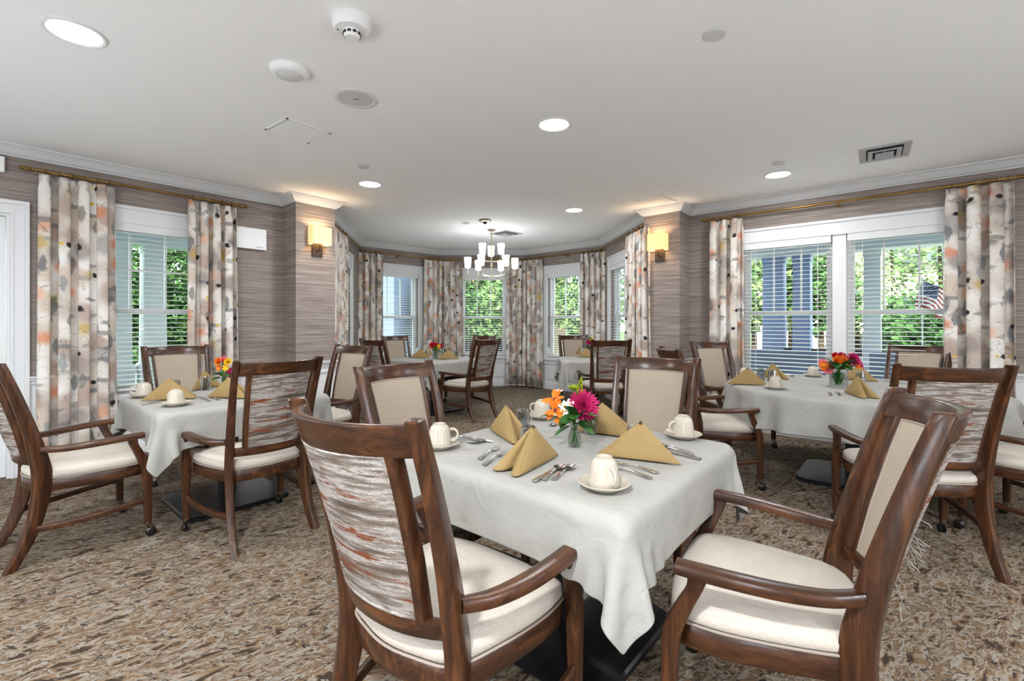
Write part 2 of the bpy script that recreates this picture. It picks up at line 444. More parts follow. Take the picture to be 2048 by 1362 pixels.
runs = [[on(LW0, LW1, 0), on(LW0, LW1, door_l[0] - CS)],
        [on(LW0, LW1, door_l[1] + CS), on(LW0, LW1, win_left[0] - CS)],
        [on(LW0, LW1, win_left[1] + CS), LW1, AB(2.43, 5.25), AB(2.90, 5.25), (P0[0] + .01, P0[1] - .01), on(P0, P1, win_w0[0] - CS)],
        [on(P0, P1, win_w0[1] + CS), P1, on(P1, P2, win_w1[0] - CS)],
        [on(P1, P2, win_w1[1] + CS), P2, on(P2, P3, win_w2[0] - CS)],
        [on(P2, P3, win_w2[1] + CS), P3, on(P3, P4, win_w3[0] - CS)],
        [on(P3, P4, win_w3[1] + CS), P4, on(P4, P5, win_w4[0] - CS)],
        [on(P4, P5, win_w4[1] + CS), P5, AB(5.66, 2.60), AB(5.66, 2.14), AB(RW, 2.14), on(RW0, RW1, win_r1[0] - CS)],
        [on(RW0, RW1, win_r2[1] + CS), RW1]]
for i, r in enumerate(runs): moulding('trim_%d' % (i + 2), r, railp, M['trim'], False)
moulding('baseboard_left', [LW0, on(LW0, LW1, door_l[0] - CS)], basep, M['trim'], False)
moulding('baseboard_bay', [on(LW0, LW1, door_l[1] + CS)] + path[2:], basep, M['trim'], False)
# wainscot panel mouldings
def panel(name, p0, p1, s0, s1, z0, z1):
    Mx, L = MW(p0, p1); bm = NB(); t = .018
    for a, b, c, d in ((s0, s1, z0, z0 + t), (s0, s1, z1 - t, z1), (s0, s0 + t, z0, z1), (s1 - t, s1, z0, z1)):
        box(bm, a, b, -.012, 0, c, d, Mx)
    tag(obj(name, bm, M['trim'], smooth=0), kind='structure')
k = 12
for (p0, p1, w_) in ((P1, P2, win_w1), (P2, P3, win_w2), (P3, P4, win_w3)):
    panel('trim_%d' % k, p0, p1, w_[0] + .02, w_[1] - .02, .19, .52); k += 1
panel('trim_%d' % k, RW0, RW1, .12, .5, .19, .70); k += 1
panel('trim_%d' % k, LW0, LW1, win_left[1] + .2, win_left[1] + .72, .19, .70); k += 1
panel('trim_%d' % k, AB(2.43, 5.25), AB(2.90, 5.25), .07, .40, .19, .70); k += 1

# ------------------------------------------------------------------ windows
def sash(bm, s0, s1, y0, y1, z0, z1, Mx, f=.035, bot=.05):
    box(bm, s0, s0 + f, y0, y1, z0, z1, Mx); box(bm, s1 - f, s1, y0, y1, z0, z1, Mx)
    box(bm, s0 + f, s1 - f, y0, y1, z0, z0 + bot, Mx); box(bm, s0 + f, s1 - f, y0, y1, z1 - f, z1, Mx)
def window(n, p0, p1, spans, cols=3, rows=1):
    Mx, L = MW(p0, p1); s0, s1 = spans[0][0], spans[-1][1]
    root = tag(empty('window_%d' % n), kind='structure')
    bm = NB()   # casing on the room side
    box(bm, s0 - CS, s0, -.022, 0, ZS - .02, ZH, Mx); box(bm, s1, s1 + CS, -.022, 0, ZS - .02, ZH, Mx)
    box(bm, s0 - CS, s1 + CS, -.022, 0, ZH, ZH + .13, Mx); box(bm, s0 - CS - .015, s1 + CS + .015, -.036, 0, ZH + .13, ZH + .16, Mx)
    box(bm, s0 - CS, s0 - CS + .02, -.032, -.022, ZS - .02, ZH + .13, Mx); box(bm, s1 + CS - .02, s1 + CS, -.032, -.022, ZS - .02, ZH + .13, Mx)
    obj('casing', bm, M['trim'], root, 0)
    bm = NB(); box(bm, s0 - CS - .02, s1 + CS + .02, -.05, .06, ZS - .045, ZS - .012, Mx); obj('sill', bm, M['trim'], root, 0)
    bm = NB(); box(bm, s0 - CS, s1 + CS, -.02, 0, ZS - .12, ZS - .045, Mx); obj('sill_apron', bm, M['trim'], root, 0)
    zm = 1.375
    if len(spans) > 1:
        bm = NB(); box(bm, spans[0][1] - .05, spans[1][0] + .05, -.0, .15, ZS, ZH, Mx); obj('mullion', bm, M['trim'], root, 0)
    for a, b in spans:
        if len(spans) > 1:
            if a == spans[0][0]: b -= .05
            else: a += .05
        bm = NB(); box(bm, a, a + .03, .06, .15, ZS - .012, ZH, Mx); box(bm, b - .03, b, .06, .15, ZS - .012, ZH, Mx)
        box(bm, a + .03, b - .03, .06, .15, ZH - .03, ZH, Mx); box(bm, a + .03, b - .03, .06, .15, ZS - .012, ZS + .02, Mx)
        obj('frame', bm, M['trim'], root, 0)
        a += .03; b -= .03
        bm = NB(); sash(bm, a, b, .075, .105, ZS + .02, zm + .025, Mx); lo = obj('lower_sash', bm, M['trim'], root, 0)
        bm = NB(); sash(bm, a, b, .11, .14, zm - .025, ZH - .03, Mx)
        for c in range(1, cols):
            x = a + (b - a) * c / cols; box(bm, x - .009, x + .009, .115, .135, zm, ZH - .05, Mx)
        for r in range(1, rows):
            z = zm + (ZH - .03 - zm) * r / rows; box(bm, a + .03, b - .03, .116, .134, z - .009, z + .009, Mx)
        up = obj('upper_sash', bm, M['trim'], root, 0)
        bm = NB(); box(bm, a + .03, b - .03, .088, .092, ZS + .06, zm, Mx); obj('pane', bm, M['pane'], lo, 0)
        bm = NB(); box(bm, a + .03, b - .03, .123, .127, zm + .01, ZH - .06, Mx); obj('pane', bm, M['pane'], up, 0)
def blind(p0, p1, s0, s1, label, group=None, z0=ZS + .03, tilt=6):
    Mx, L = MW(p0, p1); s0 += .015; s1 -= .015
    o, d, n, _ = frame2(p0, p1); base = o + d * (s0 + s1) / 2 + n * .035
    root = thing('window_blind', label, 'blind', (base[0], base[1], 0), 0, group)
    inv = Matrix.Translation((-base[0], -base[1], 0)) @ Mx
    bm = NB(); box(bm, s0, s1, .0, .055, ZH - .055, ZH, inv); box(bm, s0 - .005, s1 + .005, -.012, 0, ZH - .075, ZH, inv); obj('headrail', bm, M['trim'], root, 0)
    bm = NB(); z = ZH - .09
    while z > z0 + .03:
        dz = .024 * math.sin(R(tilt)); T = inv
        v = [(s0, .006, z - dz), (s1, .006, z - dz), (s1, .052, z + dz), (s0, .052, z + dz)]
        q = [bm.verts.new(T @ Vector(p)) for p in v] + [bm.verts.new(T @ Vector((p[0], p[1], p[2] + .003))) for p in v]
        for f in ((0, 3, 2, 1), (4, 5, 6, 7), (0, 1, 5, 4), (1, 2, 6, 5), (2, 3, 7, 6), (3, 0, 4, 7)): bm.faces.new([q[i] for i in f])
        z -= .0445
    obj('slats', bm, M['blind'], root, 0)
    bm = NB(); box(bm, s0, s1, .004, .054, z0, z0 + .018, inv); obj('bottom_rail', bm, M['blind'], root, 0)
    for q in ((.14, .86) if s1 - s0 < 1 else (.1, .5, .9)):
        x = s0 + (s1 - s0) * q
        for y in (.008, .050):
            bm = NB(); box(bm, x - .0015, x + .0015, y - .001, y + .001, z0 + .01, ZH - .05, inv); obj('ladder_cord', bm, M['blind'], root, 0)
window(1, LW0, LW1, [win_left], 3, 2)
window(2, P0, P1, [win_w0]); window(3, P1, P2, [win_w1]); window(4, P2, P3, [win_w2]); window(5, P3, P4, [win_w3]); window(6, P4, P5, [win_w4])
window(7, RW0, RW1, [win_r1, win_r2])
blind(LW0, LW1, *win_left, 'white horizontal slat blind in the single window on the left wall')
blind(P0, P1, *win_w0, 'white slat blind in the bay window next to the left pier, seen edge-on')
blind(P1, P2, *win_w1, 'white slat blind in the bay window left of the chandelier, between two floral curtains')
blind(P2, P3, *win_w2, 'white slat blind in the middle bay window directly below the chandelier')
blind(P3, P4, *win_w3, 'white slat blind in the bay window right of the chandelier')
blind(P4, P5, *win_w4, 'white slat blind in the bay window next to the right pier, seen edge-on')
blind(RW0, RW1, win_r1[0], win_r1[1] - .05, 'white slat blind in the left half of the wide window on the right wall')
blind(RW0, RW1, win_r2[0] + .05, win_r2[1], 'white slat blind in the right half of the wide window on the right wall')

# door on the left wall
Mx, L = MW(LW0, LW1); root = tag(empty('door_1'), kind='structure'); a, b = door_l
bm = NB()
for x0, x1, sgn in ((a - .11, a, 1), (b, b + .11, -1)):
    box(bm, x0, x1, -.018, 0, 0, 2.155, Mx)
    e = x0 if sgn > 0 else x1 - .03; box(bm, e, e + .03, -.034, -.018, 0, 2.155 + .08, Mx)
    e = x1 - .02 if sgn > 0 else x0; box(bm, e, e + .02, -.026, -.018, 0, 2.155, Mx)
box(bm, a - .11, b + .11, -.018, 0, 2.155, 2.265, Mx); box(bm, a - .11, b + .11, -.034, -.018, 2.235, 2.265, Mx); box(bm, a, b, -.026, -.018, 2.155, 2.175, Mx)
obj('door_casing', bm, M['trim'], root, 0)
bm = NB(); box(bm, a, a + .02, 0, .12, 0, 2.155, Mx); box(bm, b - .02, b, 0, .12, 0, 2.155, Mx); box(bm, a + .02, b - .02, 0, .12, 2.135, 2.155, Mx); obj('door_jamb', bm, M['trim'], root, 0)
bm = NB(); box(bm, a + .023, b - .023, .03, .07, .01, 2.13, Mx); obj('door_leaf', bm, M['wain'], root, 0, bevel=.003)
bm = NB(); lathe(bm, [(0, 0), (.026, 0), (.026, .006), (.010, .010), (.010, .04), (.026, .048), (.028, .065), (.018, .078), (0, .08)], 16, M=Mx @ Matrix.Translation((a + .09, .03, .98)) @ Matrix.Rotation(R(90), 4, 'X'))
obj('door_knob', bm, M['nickel'], root)

# ------------------------------------------------------------------ curtains and rods
def curtain(pts, zt, label, group, seed, folds_per_m=8.5, amp=.046, gather=1.0):
    """pts: polyline (world xy) the curtain follows; parts: panel"""
    rnd = random.Random(seed); P = [V2(p) for p in pts]
    segs = [np.linalg.norm(b - a) for a, b in zip(P, P[1:])]; L = sum(segs)
    nf = max(3, round(L * folds_per_m)); N = nf * 18
    base = P[0] + (P[-1] - P[0]) / 2; ph = [rnd.uniform(-.4, .4) for _ in range(nf + 2)]; am = [rnd.uniform(.65, 1.25) for _ in range(nf + 2)]
    zs = [zt, zt - .03, zt - .07, zt - .12, zt - .25, zt - .5, zt - .9, zt - 1.3, zt - 1.7, zt - 2.1, .025]
    verts = []; uvs = []
    for zi, z in enumerate(zs):
        k = (zt - z) / zt; u = 0; prev = None
        for i in range(N + 1):
            t = i / N; s = t * L
            f = t * nf; j = int(f); fr = f - j
            wv = math.sin(2 * PI * f + ph[j] * k * 1.2 + .5 * math.sin(f * 1.7 + seed) * k)
            top = abs(math.sin(PI * f)) ** 6
            A = amp * (1.0 if zi > 3 else (.55 + .45 * zi / 3)) * (am[j] * (1 - fr) + am[j + 1] * fr)
            wob = .012 * math.sin(3.1 * t + 5 * k + seed) * k
            off = A * (math.copysign(abs(wv) ** .75, wv)) + wob
            spread = 1 + .05 * k * gather
            ss = L / 2 + (s - L / 2) * spread; ss = min(max(ss, -.08), L + .08)
            q = ss; a = 0
            while a < len(segs) - 1 and q > segs[a]: q -= segs[a]; a += 1
            d = (P[a + 1] - P[a]) / segs[a]; n = np.array([d[1], -d[0]])
            q -= (.004 if zi <= 2 else .135 / (nf / L) * (.85 + .3 * am[j])) * math.sin(4 * PI * f)
            p = P[a] + d * q + n * off
            if prev is not None: u += float(np.linalg.norm(p - prev))
            prev = p; verts.append((p[0] - base[0], p[1] - base[1], z)); uvs.append((u, z))
    W = N + 1
    faces = [(r * W + i, r * W + i + 1, (r + 1) * W + i + 1, (r + 1) * W + i) for r in range(len(zs) - 1) for i in range(N)]
    # the print keeps one width: use the widths measured in the body of the panel
    body = uvs[5 * W:6 * W]
    root = thing('curtain', label, 'curtain', (base[0], base[1], 0), 0, group)
    o = obj('fabric_panel', (verts, [], faces), M['floral'], root, 0)
    me = o.data; me.shade_smooth(); uv = me.uv_layers.new(name='UV'); so = seed * 1.37
    for lp in me.loops:
        v = lp.vertex_index; uv.data[lp.index].uv = (body[v % W][0] + so, uvs[v][1] + so * .3)
    m = o.modifiers.new('thick', 'SOLIDIFY'); m.thickness = .003
    # hem band along the foot, as its own part
    hv = []; hf = []
    for i in range(W):
        x, y, z = verts[(len(zs) - 1) * W + i]; hv += [(x, y, .022), (x, y, .05)]
    hf = [(2 * i, 2 * i + 2, 2 * i + 3, 2 * i + 1) for i in range(W - 1)]
    h = obj('hem', (hv, [], hf), M['floral'], root, 0); h.data.shade_smooth()
    hu = h.data.uv_layers.new(name='UV')
    for lp in h.data.loops: hu.data[lp.index].uv = (body[lp.vertex_index // 2][0] + so, .03)
    mm = h.modifiers.new('thick', 'SOLIDIFY'); mm.thickness = .006; mm.offset = 0
    return root
def offw(p0, p1, s, d): o, dd, n, L = frame2(p0, p1); return tuple(o + dd * s - n * d)
def curtain_px(p0, p1, xa, xb, d):
    q0, q1 = offw(p0, p1, 0, d), offw(p0, p1, 1, d)
    return [on(q0, q1, rayhit(xa, q0, q1)), on(q0, q1, rayhit(xb, q0, q1))]
ZR = 2.525; CO = .10
def rod(pts, label, ringspans, name='curtain_rod'):
    b = pts[0]; root = thing(name, label, 'curtain rod', (b[0], b[1], 0))
    loc = [(p[0] - b[0], p[1] - b[1], ZR) for p in pts]
    bm = NB(); tube(bm, loc, .0145, 10); obj('pole', bm, M['brass'], root)
    for e, i in ((loc[0], 1), (loc[-1], -2)):
        d = (Vector(e) - Vector(loc[i])).normalized(); q = d.to_track_quat('Z', 'Y').to_matrix().to_4x4(); bm = NB()
        lathe(bm, [(0, -.01), (.015, -.01), (.015, 0), (.022, .004), (.022, .014), (.014, .02), (.020, .03), (.024, .045), (.016, .06), (.020, .066), (.020, .074), (.010, .085), (0, .088)], 14, M=Matrix.Translation(e) @ q)
        obj('finial', bm, M['brass'], root)
    for (p, q, n) in ringspans:
        p, q = V2(p), V2(q); d = (q - p) / np.linalg.norm(q - p)
        for k in range(n):
            c = p + (q - p) * (k + .5) / n - V2(b); bm = NB()
            lathe(bm, [(.024, -.005), (.028, 0), (.024, .005), (.0155, .005), (.0155, -.005)], 14, M=Matrix.Translation((c[0], c[1], ZR - .002)) @ Vector((d[0], d[1], 0)).to_track_quat('Z', 'Y').to_matrix().to_4x4())
            obj('ring', bm, M['brass'], root)
    return root, b
def bracket(root, b, p0, p1, s):
    bm = NB(); w0 = V2(on(p0, p1, s)) - V2(b); w1 = V2(offw(p0, p1, s, CO)) - V2(b)
    tube(bm, [(w0[0], w0[1], ZR - .02), (w1[0], w1[1], ZR - .02), (w1[0], w1[1], ZR - .008)], .006, 8)
    d = Vector((w1[0] - w0[0], w1[1] - w0[1], 0)).to_track_quat('Z', 'Y').to_matrix().to_4x4()
    lathe(bm, [(0, 0), (.022, 0), (.022, .006), (0, .007)], 12, M=Matrix.Translation((w0[0], w0[1], ZR - .02)) @ d)
    obj('bracket', bm, M['brass'], root)
ct = ZR - .028
cl1 = curtain_px(LW0, LW1, 78, 230, CO); cl2 = curtain_px(LW0, LW1, 376, 473, CO)
curtain(cl1, ct, 'wide floral curtain on the left wall, between the white door and the window', 'floral curtains on the left wall', 1, 8.0, .052)
curtain(cl2, ct, 'floral curtain on the left wall right of the window, beside the white wall panel', 'floral curtains on the left wall', 2)
r, b = rod([on(*cl1, -.03), on(*cl2, float(np.linalg.norm(V2(cl2[1]) - V2(cl2[0]))) + .02)], 'long brass curtain rod with ringed finials on the left wall', [(cl1[0], cl1[1], 6), (cl2[0], cl2[1], 5)])
bracket(r, b, LW0, LW1, LA(.45)); bracket(r, b, LW0, LW1, LA(1.75))
cr1 = curtain_px(RW0, RW1, 1421, 1485, CO); cr2 = curtain_px(RW0, RW1, 1892, 2028, CO)
curtain(cr1, ct, 'narrow floral curtain on the right wall left of the wide window', 'floral curtains on the right wall', 3)
curtain(cr2, ct, 'wide floral curtain on the right wall right of the wide window, near the photo edge', 'floral curtains on the right wall', 4, 8.0, .052)
r, b = rod([on(*cr1, -.03), on(*cr2, float(np.linalg.norm(V2(cr2[1]) - V2(cr2[0]))) + .02)], 'long brass curtain rod with ringed finials on the right wall', [(cr1[0], cr1[1], 5), (cr2[0], cr2[1], 6)])
for s in (RB(1.7), RB(.575), RB(-.5)): bracket(r, b, RW0, RW1, s)
# bay: one rod runs round all five walls
iw = offset_path([P0, P1, P2, P3, P4, P5], CO, False)
q0, q1, q2, q3, q4, q5 = iw
G = 'floral curtains round the bay'
c0 = [on(q0, q1, rayhit(664, q0, q1)), on(q0, q1, rayhit(694, q0, q1))]
c1 = [on(q1, q2, rayhit(716, q1, q2)), on(q1, q2, rayhit(766, q1, q2))]
c2 = [on(q1, q2, rayhit(848, q1, q2)), q2, on(q2, q3, rayhit(924, q2, q3))]
c3 = [on(q2, q3, rayhit(1014, q2, q3)), q3, on(q3, q4, rayhit(1084, q3, q4))]
c4 = [on(q3, q4, rayhit(1162, q3, q4)), on(q3, q4, rayhit(1217, q3, q4))]
c5 = [on(q4, q5, rayhit(1254, q4, q5)), on(q4, q5, rayhit(1296, q4, q5))]
for i, (c, l) in enumerate(((c0, 'narrow floral curtain in the bay right beside the left pier'), (c1, 'floral curtain in the left back corner of the bay, left of a window'),
                            (c2, 'floral curtain in the bay between the left and middle windows, left of the chandelier'),
                            (c3, 'floral curtain in the bay right of the chandelier, seen full length to the floor'),
                            (c4, 'floral curtain in the right back corner of the bay'), (c5, 'narrow floral curtain in the bay right beside the right pier'))):
    curtain(c, ct, l, G, 5 + i, 9.0, .040)
rs = [(c0[0], c0[1], 4), (c1[0], c1[1], 5), (c2[0], c2[1], 5), (c2[1], c2[2], 3), (c3[0], c3[1], 3), (c3[1], c3[2], 4), (c4[0], c4[1], 6), (c5[0], c5[1], 4)]
r, b = rod([on(q0, q1, .08), q1, q2, q3, q4, on(q4, q5, frame2(q4, q5)[3] - .06)], 'brass curtain rod bent round the walls of the bay', rs)
for (p0, p1, w_) in ((P1, P2, win_w1), (P2, P3, win_w2), (P3, P4, win_w3)): bracket(r, b, p0, p1, sum(w_) / 2)
# ------------------------------------------------------------------ dining armchair
STILE = [(0.000, -.272, .228, .036, .048), (.10, -.222, .222, .038, .054), (.22, -.180, .217, .040, .062), (.36, -.154, .212, .044, .074), (.47, -.150, .211, .046, .078),
         (.58, -.168, .214, .046, .070), (.72, -.200, .221, .042, .058), (.90, -.252, .230, .037, .049), (1.060, -.306, .236, .034, .045)]
def stile_at(z):
    for a, b in zip(STILE, STILE[1:]):
        if a[0] <= z <= b[0]:
            t = (z - a[0]) / (b[0] - a[0]); return [a[i] + (b[i] - a[i]) * t for i in range(5)]
    return list(STILE[-1])
def back_y(z, x, half=.225): return stile_at(z)[1] + .006 - (.070 + .050 * max(0, z - .54)) * (1 - abs(x / half) ** 2.2)
def make_chair():
    root = empty('dining_chair')
    for s in (-1, 1):
        Q = catmull([(x * s, y, z, w_, d_) for z, y, x, w_, d_ in STILE], 4)
        bm = NB(); post(bm, [tuple(q) for q in Q], .2, s * R(24)); obj('back_post', bm, M['wz'], root)
        bm = NB(); Q = catmull([(.283 * s, .288, .085, .034, .034), (.284 * s, .286, .22, .038, .040), (.286 * s, .280, .38, .044, .048), (.288 * s, .270, .44, .044, .052),
                                (.296 * s, .240, .51, .036, .046), (.305 * s, .216, .56, .034, .042), (.312 * s, .205, .60, .036, .050)], 4)
        post(bm, [tuple(q) for q in Q], .2); lg = obj('leg', bm, M['wz'], root)
        bm = NB(); lathe(bm, [(0, .092), (.017, .092), (.018, .075), (.010, .070), (.006, .062), (0, .062)], 12, (.283 * s, .288, 0))
        Q = [(.283 * s, .288, .072), (.283 * s, .300, .062), (.283 * s, .305, .046)]
        tube(bm, Q, .014, 8); obj('caster_fork', bm, M['pewter'], lg)
        for k in (-1, 1):
            bm = NB(); lathe(bm, [(0, -.007), (.016, -.007), (.024, -.004), (.0265, 0), (.024, .004), (.016, .007), (0, .007)], 16,
                             M=Matrix.Translation((.283 * s + k * .010, .303, .027)) @ Matrix.Rotation(R(90), 4, 'Y'))
            obj('caster_wheel', bm, M['rubber'], lg)
        bm = NB()
        beam(bm, [(.226 * s, -.155, .600, .034, .034), (.262 * s, -.085, .596, .042, .034), (.292 * s, .010, .600, .050, .034), (.308 * s, .110, .606, .052, .034),
                  (.313 * s, .200, .610, .052, .034), (.312 * s, .262, .612, .050, .032)], .3, 5); obj('arm', bm, M['wy'], root)
        bm = NB(); beam(bm, [(.217 * s, -.185, .185, .022, .034), (.262 * s, -.05, .192, .022, .032), (.288 * s, .10, .205, .022, .032), (.286 * s, .272, .222, .022, .032)], .25, 5)
        obj('stretcher', bm, M['wy'], root)
    def arc(zc, h, th, x0, name, mat):
        bm = NB(); rings = []
        for k in range(13):
            x = -x0 + 2 * x0 * k / 12
            rings.append([(x, back_y(zc + v, x) + u, zc + v) for u, v in rrect(th, h, .22)])
        loft(bm, rings); obj(name, bm, mat, root)
    arc(1.012, .076, .030, .224, 'top_rail', M['wx'])
    arc(.540, .050, .028, .206, 'lower_rail', M['wx'])
    for s in (-1, 1):
        rings = []
        for k in range(9):
            z = .555 + (.985 - .555) * k / 8; x = s * (.150 + .025 * k / 8)
            rings.append([(x + u, back_y(z, x) + v + u * s * .45, z) for u, v in rrect(.020, .034, .2)])
        bm = NB(); loft(bm, rings); obj('panel_stile', bm, M['wz'], root)
    def pane(front):
        nx, nz = 9, 11; rings = []; g = .003
        V = []
        for j in range(nz):
            tz = j / (nz - 1); z = .568 + (.976 - .568) * tz; hw = .138 + .025 * (z - .555) / .43
            row = []
            for i in range(nx):
                tx = -1 + 2 * i / (nx - 1); x = hw * tx
                bul = .018 * (1 - abs(tx) ** 4) * (1 - abs(2 * tz - 1) ** 6) if front else -.006 * (1 - abs(tx) ** 6) * (1 - abs(2 * tz - 1) ** 8)
                row.append((x, back_y(z, x) + (.012 if front else -.012) + bul, z))
            V.append(row)
        bm = NB(); B = [[bm.verts.new(p) for p in r] for r in V]
        D = [[bm.verts.new((p[0], back_y(p[2], p[0]), p[2])) for p in r] for r in V]
        for j in range(nz - 1):
            for i in range(nx - 1):
                bm.faces.new((B[j][i], B[j][i + 1], B[j + 1][i + 1], B[j + 1][i])); bm.faces.new((D[j][i], D[j + 1][i], D[j + 1][i + 1], D[j][i + 1]))
        for i in range(nx - 1):
            bm.faces.new((B[0][i], D[0][i], D[0][i + 1], B[0][i + 1])); bm.faces.new((B[-1][i], B[-1][i + 1], D[-1][i + 1], D[-1][i]))
        for j in range(nz - 1):
            bm.faces.new((B[j][0], B[j + 1][0], D[j + 1][0], D[j][0])); bm.faces.new((B[j][-1], D[j][-1], D[j + 1][-1], B[j + 1][-1]))
        o = obj('backrest' if front else 'back_fabric', bm, M['tan'] if front else M['stripe'], root, 50)
        bm = NB(); P = []
        for i in range(nx): P.append(V[0][i])
        for j in range(1, nz): P.append(V[j][-1])
        for i in range(nx - 2, -1, -1): P.append(V[-1][i])
        for j in range(nz - 2, -1, -1): P.append(V[j][0])
        tube(bm, P, .0042, 6); obj('piping', bm, M['piping'] if front else M['stripe'], o)
    pane(True); pane(False)
    # seat outline
    def outline(k, n=44):
        hw = .268 + k; P = []
        ctrl = [(-.195 - k, -.150 - k * .5), (-.235 - k, -.04), (-.262 - k, .10), (-.266 - k, .20), (-.245 - k, .272 + k), (-.14, .300 + k), (0, .308 + k),
                (.14, .300 + k), (.245 + k, .272 + k), (.266 + k, .20), (.262 + k, .10), (.235 + k, -.04), (.195 + k, -.150 - k * .5), (.10, -.185 - k * .6), (0, -.20 - k * .6), (-.10, -.185 - k * .6)]
        c = ctrl; m = len(c); out = []
        for i in range(m):
            a, b, d, e = [np.array(c[(i + j) % m]) for j in (-1, 0, 1, 2)]
            for t in (0, .33, .66):
                out.append(tuple(.5 * ((2 * b) + (d - a) * t + (2 * a - 5 * b + 4 * d - e) * t * t + (3 * b - a - 3 * d + e) * t ** 3)))
        return out
    O = outline(0); cx = (0, .06)
    def sc(P, f): return [(cx[0] + (x - cx[0]) * f, cx[1] + (y - cx[1]) * f) for x, y in P]
    bm = NB(); loft(bm, [[(x, y, z) for x, y in sc(O, f)] for f, z in ((.80, .372), (.99, .368), (1, .372), (1, .428), (.985, .433))]); obj('seat_frame', bm, M['wy'], root)
    bm = NB()
    loft(bm, [[(x, y, z) for x, y in sc(O, f)] for f, z in ((.90, .43), (.965, .434), (1.0, .448), (1.005, .462), (.985, .476), (.93, .487), (.82, .496), (.62, .504), (.38, .509), (.14, .511))])
    st = obj('seat_cushion', bm, M['cream'], root, 60)
    bm = NB(); P = [(x, y, .437) for x, y in sc(O, 1.0)]; tube(bm, P + [P[0]], .004, 6); obj('piping', bm, M['piping'], st)
    return root
chair0 = make_chair(); first = [True]
chairs = {}
def put_chair(key, x, y, az, label, group):
    if first[0]: c = chair0; first[0] = False
    else: c = copy_tree(chair0)
    c.location = (x, y, 0); c.rotation_euler = (0, 0, -R(az)); tag(c, label, 'chair', group); chairs[key] = c; return c
g1, g2, g3, g4, g5 = ('armchairs round the near square table', 'armchairs round the left square table', 'armchairs round the large round table',
                      'armchairs round the far square table by the bay curtains', 'armchairs round the far right table in the bay')
put_chair('C1', -.207, 1.364, 37, 'walnut armchair closest to the camera, its striped woven back turned to us', g1)
put_chair('C2', .822, 1.408, -61, 'large walnut armchair at the lower right, seen from its side, threads hanging off its back', g1)
put_chair('C3', -.329, 2.203, 123, 'walnut armchair with cream backrest on the left far side of the near square table', g1)
put_chair('C4', .694, 2.564, 214, 'walnut armchair with cream backrest behind the near square table, right of its flower vase', g1)
put_chair('L1', -2.56, 2.72, 37, 'walnut armchair at the left photo edge, seen from its side with both arms showing', g2)
put_chair('L2', -1.57, 2.88, -52, 'walnut armchair with striped back, drawn up to the near side of the left square table', g2)
put_chair('L3', -2.80, 4.03, 131, 'walnut armchair with cream backrest below the left wall window', g2)
put_chair('S1', -1.634, 4.09, 213, 'cream-backed walnut armchair in front of the left pier, right of the left table', g2)
put_chair('R1', 1.598, 3.83, 93, 'walnut armchair facing right at the left end of the round table, backrest mostly hidden', g3)
put_chair('R2', 2.30, 4.95, 163, 'walnut armchair with cream backrest behind the round table, before the narrow right wall curtain', g3)
put_chair('R3', 3.66, 4.36, -120, 'walnut armchair with pale backrest behind the round table under the wide window', g3)
put_chair('R4', 2.247, 2.604, 14, 'striped-back walnut armchair on the near side of the round table', g3)
put_chair('R5', 3.13, 2.72, -24, 'walnut armchair cut off by the right photo edge beside the round table', g3)
put_chair('Q1', -.553, 6.273, -52, 'striped-back walnut armchair standing right of the far square table, its side arm showing', g4)
put_chair('Q2', -.66, 7.55, 222, 'walnut armchair mostly hidden behind the striped chair at the far square table', g4)
put_chair('Q3', -1.69, 7.45, 132, 'cream-backed walnut armchair behind the far square table, under the left bay window', g4)
put_chair('Q4', -1.60, 6.20, 38, 'striped-back walnut armchair left of the far square table, near the left pier', g4)
put_chair('U1', 1.22, 6.10, -2, 'striped-back walnut armchair on the near side of the small table right in the bay', g5)
put_chair('U2', 1.06, 7.75, 178, 'cream-backed walnut armchair below the right bay window', g5)
# frayed threads on the near right chair only
rnd = random.Random(5)
c2 = chairs['C2']
def thread(P, name='loose_thread'):
    bm = NB(); tube(bm, P, .0009, 5, 4); o = obj(name, bm, M['cloth'], c2); return o
for i in range(12):
    z = rnd.uniform(.60, .80); x = -.158 - rnd.uniform(0, .008); y = back_y(z, x) - .022
    L = rnd.choice((.012, .02, .03)); P = [(x, y, z)]
    for k in range(3): P.append((P[-1][0] - rnd.uniform(-.008, .008), P[-1][1] - rnd.uniform(.002, .012), P[-1][2] - L * rnd.uniform(.2, .5)))
    thread(P)
yb = back_y(.62, -.15) - .016
thread([(-.15, yb, .62), (-.16, yb - .012, .59), (-.155, yb - .010, .565), (-.160, yb - .012, .535)])

# ------------------------------------------------------------------ tables
ZT = .745
def make_table(half, rz, x, y, label, round_=False, base=.33):
    t = thing('dining_table', label, 'table', (x, y, 0), rz)
    bm = NB()
    if round_: lathe(bm, [(0, ZT - .035), (half - .01, ZT - .035), (half, ZT - .025), (half, ZT - .010), (half - .006, ZT - .006), (0, ZT - .006)], 64)
    else:
        P = rrect(half * 2, half * 2, .04); loft(bm, [[(a, b, z) for a, b in P] for z in (ZT - .035, ZT - .006)])
    obj('tabletop', bm, M['wx'], t, 30)
    bm = NB(); box(bm, -.045, .045, -.045, .045, .03, ZT - .05); box(bm, -.22, .22, -.22, .22, ZT - .05, ZT - .034); obj('pedestal', bm, M['black'], t, 0, bevel=.004)
    bm = NB(); P = rrect(base * 2, base * 2, .12)
    loft(bm, [[(a * f, b * f, z) for a, b in P] for f, z in ((1, .004), (1, .022), (.97, .030), (.3, .036))]); obj('base_plate', bm, M['black'], t, 30)
    return t
